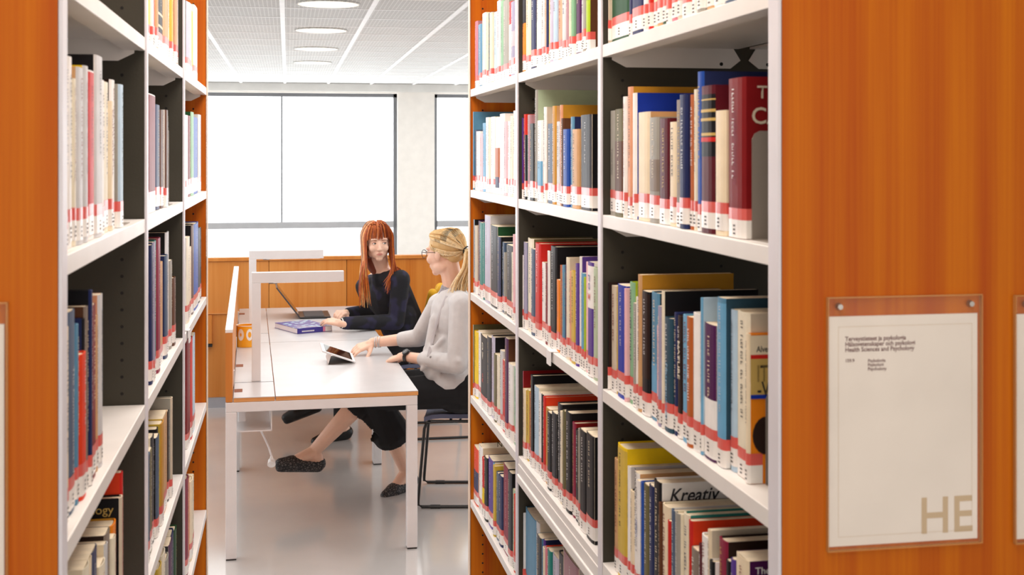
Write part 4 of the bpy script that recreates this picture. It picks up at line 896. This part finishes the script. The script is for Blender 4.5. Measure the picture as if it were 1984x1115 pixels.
def flat_shoe(ft, parent, m_, name='flat_shoe'):
    heel, ball, toe, d, up = ft; sd = d.cross(up); mb = MB()
    mb.cap(heel, ball, .036, .041); mb.cap(ball, toe + d * .012, .040, .026); mb.cap(ball + sd * .012, toe + sd * .010, .030, .022)
    mb.cap(heel - up * .018, toe - up * .020 + d * .01, .026, .022)
    o = blob(mb, name, m_, .005, 3)
    bm = bmesh.new(); bm.from_mesh(o.data); dl_ = []
    for f in bm.faces:
        q = f.calc_center_median() - heel; t = q.dot(d); hgt = q.dot(up); lim = .012 + .014 * max(0, 1 - (t + .03) / .05) if t < .105 else 9
        if t < .105 and hgt > lim: dl_.append(f)
    bmesh.ops.delete(bm, geom=dl_, context='FACES')
    zmin = min(v.co.dot(up) for v in bm.verts)
    bm.to_mesh(o.data); bm.free()
    s_ = o.modifiers.new('thickness', 'SOLIDIFY'); s_.thickness = .0025; s_.offset = 1
    return par(o, parent)
flat_shoe(fS, p1, shm); flat_shoe(fC, p1, shm)
# hair
blond = mat('hair_fair', 'E2C08A', .5, var=.22, vscale=90); blond2 = mat('hair_fair_light', 'F2DCB2', .45, var=.15, vscale=90); blond3 = mat('hair_fair_dark', 'C49A60', .5)
cc, cr = Vector((0, -.022, .040)), (.081, .098, .081)
hb2 = MB(); h1.e(hb2, tuple(cc), cr); hb2.ell(h1.p(0, -.062, -.018), (.058, .036, .036), h1.B)
ho = par(blob(hb2, 'hair_cap', mat('hair_fair_cap', 'D8B47C', .55, var=.05, vscale=20), .005, 3), p1)
hm2 = MB(); PT = Vector((0, -.122, .012))
for k in range(260):
    a = rnd.uniform(-1, 1); side_ = -1 if a < 0 else 1
    g_ = abs(a)
    if g_ < .55: st = Vector((a * .11, .056 - abs(a) * .02, .098 - .04 * g_))
    elif g_ < .8: st = Vector((side_ * .079, .055 - (g_ - .55) * .28, .048 - (g_ - .55) * .20))
    else: st = Vector((side_ * .068, -.02 - (g_ - .8) * .2, -.02 - (g_ - .8) * .25))
    d0 = (st - cc); d1 = (PT - cc); d0 = Vector((d0.x / cr[0], d0.y / cr[1], d0.z / cr[2])).normalized(); d1 = Vector((d1.x / cr[0], d1.y / cr[1], d1.z / cr[2])).normalized()
    pts = []
    for t in (0, .25, .5, .75, 1):
        v = d0.lerp(d1, t).normalized(); v = v * (1.02 + .02 * math.sin(math.pi * t)); v.z -= .10 * math.sin(math.pi * t)
        v = v.normalized() * (1.075 + J(.012) - (.10 if t == 0 else 0)); pts.append(h1.p(cc.x + v.x * cr[0], cc.y + v.y * cr[1], cc.z + v.z * cr[2]))
    lock(hm2, pts, .0058, rnd.choice((0, 0, 1, 1, 1, 2)), 5, .4)
par(hm2.build('hair', [blond, blond2, blond3], None, smooth=True), p1)
pt_ = MB()
for k in range(70):
    x, y = J(.018), J(.016); e_ = J(.03); ln2 = rnd.uniform(.19, .26)
    P_ = h1.p(PT.x + x * .4, PT.y + y * .4, PT.z)
    dn = Vector((0, 0, -1)); bk_ = -h1.F
    lock(pt_, [P_, P_ + bk_ * (.022 + y * .5) + h1.S * x + dn * .012, P_ + bk_ * (.02 + y) + h1.S * (x * 1.6) + dn * .09, P_ + bk_ * (-.018 + y * 2) + h1.S * (x * 2 + e_ * .4) + dn * .16, P_ + bk_ * (-.045 + y * 2.6 + e_ * .8) + h1.S * (x * 2 + e_ * .8) + dn * ln2], .0065, rnd.choice((0, 1, 1, 2)), 5, .5)
par(pt_.build('ponytail', [blond, blond2, blond3], None, smooth=True), p1)
c_ = h1.p(0, -.130, .010); tie = MB(); ring = [c_ + h1.S * (.019 * math.cos(a * math.pi / 8)) + (h1.U * .8 - h1.F * .5).normalized() * (.019 * math.sin(a * math.pi / 8)) for a in range(17)]
tie.tube(ring, .0045, 6); par(tie.build('hair_tie', M['black'], None, smooth=True), p1)
h1.face(body1, p1, brow='B08A5A', look=(0, 0))
gl_ = MB()
for a in (-1, 1):
    gl_.tube([h1.p(a * .034 + .025 * math.cos(q * math.pi / 8), .101 - .25 * (abs(.025 * math.cos(q * math.pi / 8) * 1 + 0) ** 1) * (1 if a * math.cos(q * math.pi / 8) > 0 else 0), -.004 + .020 * math.sin(q * math.pi / 8)) for q in range(17)], .0019, 6)
    gl_.tube([h1.p(a * .059, .096, .006), h1.p(a * .073, .06, .005), h1.p(a * .082, .0, .004), h1.p(a * .082, -.02, -.008)], .0018, 6)
gl_.tube([h1.p(-.009, .102, .003), h1.p(0, .106, .006), h1.p(.009, .102, .003)], .0016, 6)
par(gl_.build('glasses', mat('glasses_frame', '3A1E1E', .3), None, smooth=True), p1)
# watch and bracelet
def band(c, ax, r, hw, m_, name, parent, flat_=.85):
    ax = ax.normalized(); u = ax.orthogonal().normalized(); v = ax.cross(u); b_ = MB()
    for i in range(24):
        a0, a1 = 2 * math.pi * i / 24, 2 * math.pi * (i + 1) / 24
        for rr_, s_ in ((r, 1), (r - .0025, -1)):
            q = [c + u * rr_ * math.cos(t) + v * rr_ * math.sin(t) + ax * h_ for t, h_ in ((a0, -hw), (a1, -hw), (a1, hw), (a0, hw))]
            b_.quad(*(q if s_ > 0 else q[::-1]))
        for h_ in (-hw, hw): b_.quad(*[c + u * rr_ * math.cos(t) + v * rr_ * math.sin(t) + ax * h_ for t, rr_ in ((a0, r), (a1, r), (a1, r - .0025), (a0, r - .0025))])
    return par(b_.build(name, m_, None), parent)
wc = wrN.lerp(elN, .10); axn = elN - wrN; band(wc, axn, .0345, .011, M['black'], 'watch_strap', p1)
wd_ = (Vector((-.15, -.7, .75))).normalized(); wd_ = (wd_ - axn.normalized() * wd_.dot(axn.normalized())).normalized()
wm = MB(); wm.cap(wc + wd_ * .030, wc + wd_ * .041, .020, .019, 24, flat=True); par(wm.build('watch_case', M['black'], None), p1)
wm = MB(); wm.cap(wc + wd_ * .0408, wc + wd_ * .0418, .0165, .0165, 24, flat=True); par(wm.build('watch_dial', mat('dial', '2A2C30', .15), None), p1)
wm = MB(); a_ = axn.normalized(); b_ = wd_.cross(a_); wm.tube([wc + wd_ * .0425 + a_ * x + b_ * y for x, y in ((.009, .006), (.002, .007), (0, 0), (-.002, -.006), (-.009, -.006))], .0008, 5); par(wm.build('dial_mark', M['label'], None), p1)
for k in range(3): band(wrF.lerp(elF, .06 + .05 * k), elF - wrF + Vector((J(.02), J(.03), J(.03))), .0315, .0028, mat('bracelet_beads', 'C9C2C0', .3, metal=.3), 'bracelet', p1)
# ---- red-haired person, farther
p2 = thing('person', 'person with long red hair and fringe, dark navy long-sleeved top, hands at a laptop', 'person', (.70, 8.0, 0))
h2 = Head(at(731.5, 469, 7.86), (.07, -1, -.03), (-.03, -.05, 1), 1.0)
nb = at(739, 525, 7.95); shN = at(776, 542, 7.80); shF = at(706, 556, 8.20)
elN = at(768, 624, 7.78); wrN = at(661, 627, 7.66); elF = at(722, 603, 8.30); wrF = at(671, 607, 8.10)
wrN.z = max(wrN.z, TOP + .035); wrF.z = max(wrF.z, TOP + .06)
chest = at(750, 573, 8.0); waist = at(772, 622, 8.05); pel = at(800, 672, 8.10)
sdv = (shN - shF); sdv.z = 0; sdv.normalize(); fw = Vector((0, 0, 1)).cross(sdv) * -1
B2 = Matrix((sdv, fw, Vector((0, 0, 1)))).transposed()
k1 = at(668, 735, 7.95); a1 = at(660, 832, 7.98); a1.z = .10; k2 = at(672, 738, 8.25); a2 = at(600, 772, 8.1)
hN = pel + sdv * .09; hF = pel - sdv * .09
mb = MB(); h2.sculpt(mb)
mb.cap(h2.p(0, -.02, -.05), nb, .050, .055); mb.ell(chest, (.14, .09, .14), B2); mb.ell(waist, (.115, .08, .13), B2); mb.ell(pel, (.15, .11, .11), B2); mb.cap(nb, chest, .06, .09)
mb.cap(nb - Vector((0, 0, .02)), shN, .045, .045); mb.cap(nb - Vector((0, 0, .02)), shF, .045, .045)
mb.chain([shN, elN, wrN], [.044, .036, .025]); mb.chain([shF, elF, wrF], [.044, .036, .025])
hand(mb, wrN, at(600, 614, 7.80) - wrN, (0, -.35, 1), 1, (.25, .3, .25), .98, .2, .1)
hand(mb, wrF, at(643, 601, 7.98) - wrF + Vector((0, -.03, -.02)), (.1, -.5, 1), -1, (.7, .8, .5), .95, .3, .3)
legs(mb, hN, hF, k1, a1, k2, a2)
f1 = foot(mb, a1, (-.9, -.2, -.12), .23); f2 = foot(mb, a2, (-1, -.15, -.25), .23)
body2 = par(blob(mb, 'body', skin, .0045, 3), p2)
navy = bpy.data.materials.new('navy_patterned_cloth'); navy.use_nodes = True; nt = navy.node_tree; b = nt.nodes['Principled BSDF']; b.inputs['Roughness'].default_value = .85
tc = nt.nodes.new('ShaderNodeTexCoord'); vo = nt.nodes.new('ShaderNodeTexNoise'); vo.inputs['Scale'].default_value = 13; vo.inputs['Detail'].default_value = 1; nt.links.new(tc.outputs['Object'], vo.inputs[0])
rp = nt.nodes.new('ShaderNodeValToRGB'); rp.color_ramp.elements[0].color = lin('101018'); rp.color_ramp.elements[0].position = .52; rp.color_ramp.elements[1].position = .62; rp.color_ramp.elements[1].color = lin('22203C')
nt.links.new(vo.outputs[0], rp.inputs[0]); nt.links.new(rp.outputs[0], b.inputs['Base Color'])
mb = MB(); mb.cap(nb - Vector((-.0, 0, .045)), chest, .066, .105); mb.ell(chest, (.172, .120, .15), B2); mb.ell(waist, (.150, .118, .15), B2); mb.ell(pel, (.175, .14, .13), B2)
mb.cap(nb - Vector((-.0, 0, .045)), shN, .055, .060); mb.cap(nb - Vector((-.0, 0, .045)), shF, .055, .058)
mb.chain([shN, shN.lerp(elN, .5), elN, elN.lerp(wrN, .93)], [.062, .056, .052, .040]); mb.chain([shF, elF, elF.lerp(wrF, .92)], [.06, .05, .036])
mb.cap(at(778, 560, 8.02), at(800, 640, 8.08), .06, .095)
par(blob(mb, 'top', navy, .007, 3), p2)
mb = MB(); mb.ell(pel - Vector((0, 0, .03)), (.17, .14, .11), B2)
mb.chain([hN, k1, k1.lerp(a1, .5), k1.lerp(a1, .85)], [.095, .072, .06, .05]); mb.chain([hF, k2, k2.lerp(a2, .5), k2.lerp(a2, .85)], [.095, .072, .06, .05])
par(blob(mb, 'trousers', trm, .008, 3), p2)
shb = mat('black_leather', '101012', .45); flat_shoe(f1, p2, shb); flat_shoe(f2, p2, shb)
band(wrN.lerp(elN, .02), elN - wrN, .032, .008, M['label'], 'wristband', p2)
aub = mat('hair_auburn', 'A8501E', .5, var=.25, vscale=70); aub2 = mat('hair_copper', 'CE7430', .5, var=.2, vscale=70); aub3 = mat('hair_dark_auburn', '7A3418', .5); gold_ = mat('hair_gold_ends', 'E6B878', .5, var=.2, vscale=70)
hb2 = MB(); h2.e(hb2, (0, -.026, .042), (.080, .098, .084)); h2.e(hb2, (0, -.050, -.03), (.085, .062, .10)); h2.e(hb2, (0, -.06, -.12), (.07, .04, .1))
par(blob(hb2, 'hair_cap', aub3, .005, 3), p2)
hm2 = MB()
for k in range(26):
    j = J(.008); lock(hm2, [h2.p(.02, -.03, .125), h2.p(.07, -.02, .09), h2.p(.086 + j, -.01, 0), h2.p(.09 + j, 0, -.09), h2.p(.10 + j, .01, -.15), h2.p(.125 + J(.02), .03, -.185), h2.p(.15 + J(.03), .05 + J(.02), -.24 + J(.02))], .007, rnd.choice((0, 0, 1, 2)), 5, .4)
for k in range(170):
    s_ = rnd.choice((-1, 1)); f0 = rnd.uniform(-.09, .045); j = J(.008)
    front = f0 > -.02
    ln_ = rnd.uniform(.30, .40) if s_ < 0 else rnd.uniform(.24, .33)
    fo = .03 if front else -.01
    end = (s_ * (.090 + J(.04)) + (.00 if s_ > 0 else -.008), fo + .045 + J(.02), -ln_)
    if s_ > 0 and front and rnd.random() < .5: end = (.035 + J(.02), .10 + J(.01), -ln_ + .01)
    pts = [h2.p(s_ * .008, f0 * .8 + .0, .127), h2.p(s_ * .048, f0, .114 + j * .5), h2.p(s_ * (.081 + j), f0 + .004, .055), h2.p(s_ * (.085 + j), f0 + .006, -.02), h2.p(s_ * (.086 + j), f0 + .02, -.10), h2.p((s_ * (.094 + j) + end[0]) / 2 + s_ * .004, (f0 + fo + .06) / 2 + .02, -.19), h2.p(*end)]
    lock(hm2, pts, .0072, rnd.choice((0, 0, 1, 2) if s_ > 0 or rnd.random() < .6 else (3, 3, 1)), 5, .45)
for k in range(46):
    x = -.066 + .132 * k / 45 + J(.003); j = J(.003)
    lock(hm2, [h2.p(x * .35, .02, .128 + j), h2.p(x * .8, .062, .108 + j), h2.p(x * 1.03, .083 - abs(x) * .25 + j, .07), h2.p(x * 1.12, .088 - abs(x) * .45 + j, .026 - abs(x) * .08 + J(.004))], .0062, rnd.choice((0, 0, 1, 2)), 5, .45)
par(hm2.build('hair', [aub, aub2, aub3, gold_], None, smooth=True), p2)
h2.face(body2, p2, lip='C4746C', brow='8A4A28', iris='4A5A5C', look=(.18, 0))
# yellow jacket over the back of the farther chair
mb = MB(); jc = Vector((1.12, 8.10, .86))
for k in range(16):
    y = 7.92 + .36 * k / 15; w_ = rnd.uniform(.03, .05)
    mb.cap((.99 + J(.015), y, .90 + J(.02)), (.95 + J(.02), y + J(.02), .70 + J(.04)), w_, .025); mb.cap((1.0 + J(.01), y, .90), (1.11 + J(.02), y, .62 + J(.04)), .035, .025)
for k in range(9): mb.cap((.905 + J(.014), 7.98 + J(.08), .92 - .026 * k), (.90 + J(.015), 8.02 + J(.08), .80 - .03 * k), .030, .026)
jk = blob(mb, 'jacket', mat('yellow_cloth', 'D9A51E', .8, bump=.3, bscale=120, var=.12, vscale=12), .008, 5)
tag(jk, 'yellow jacket hung over the chair behind the red-haired person', 'jacket')
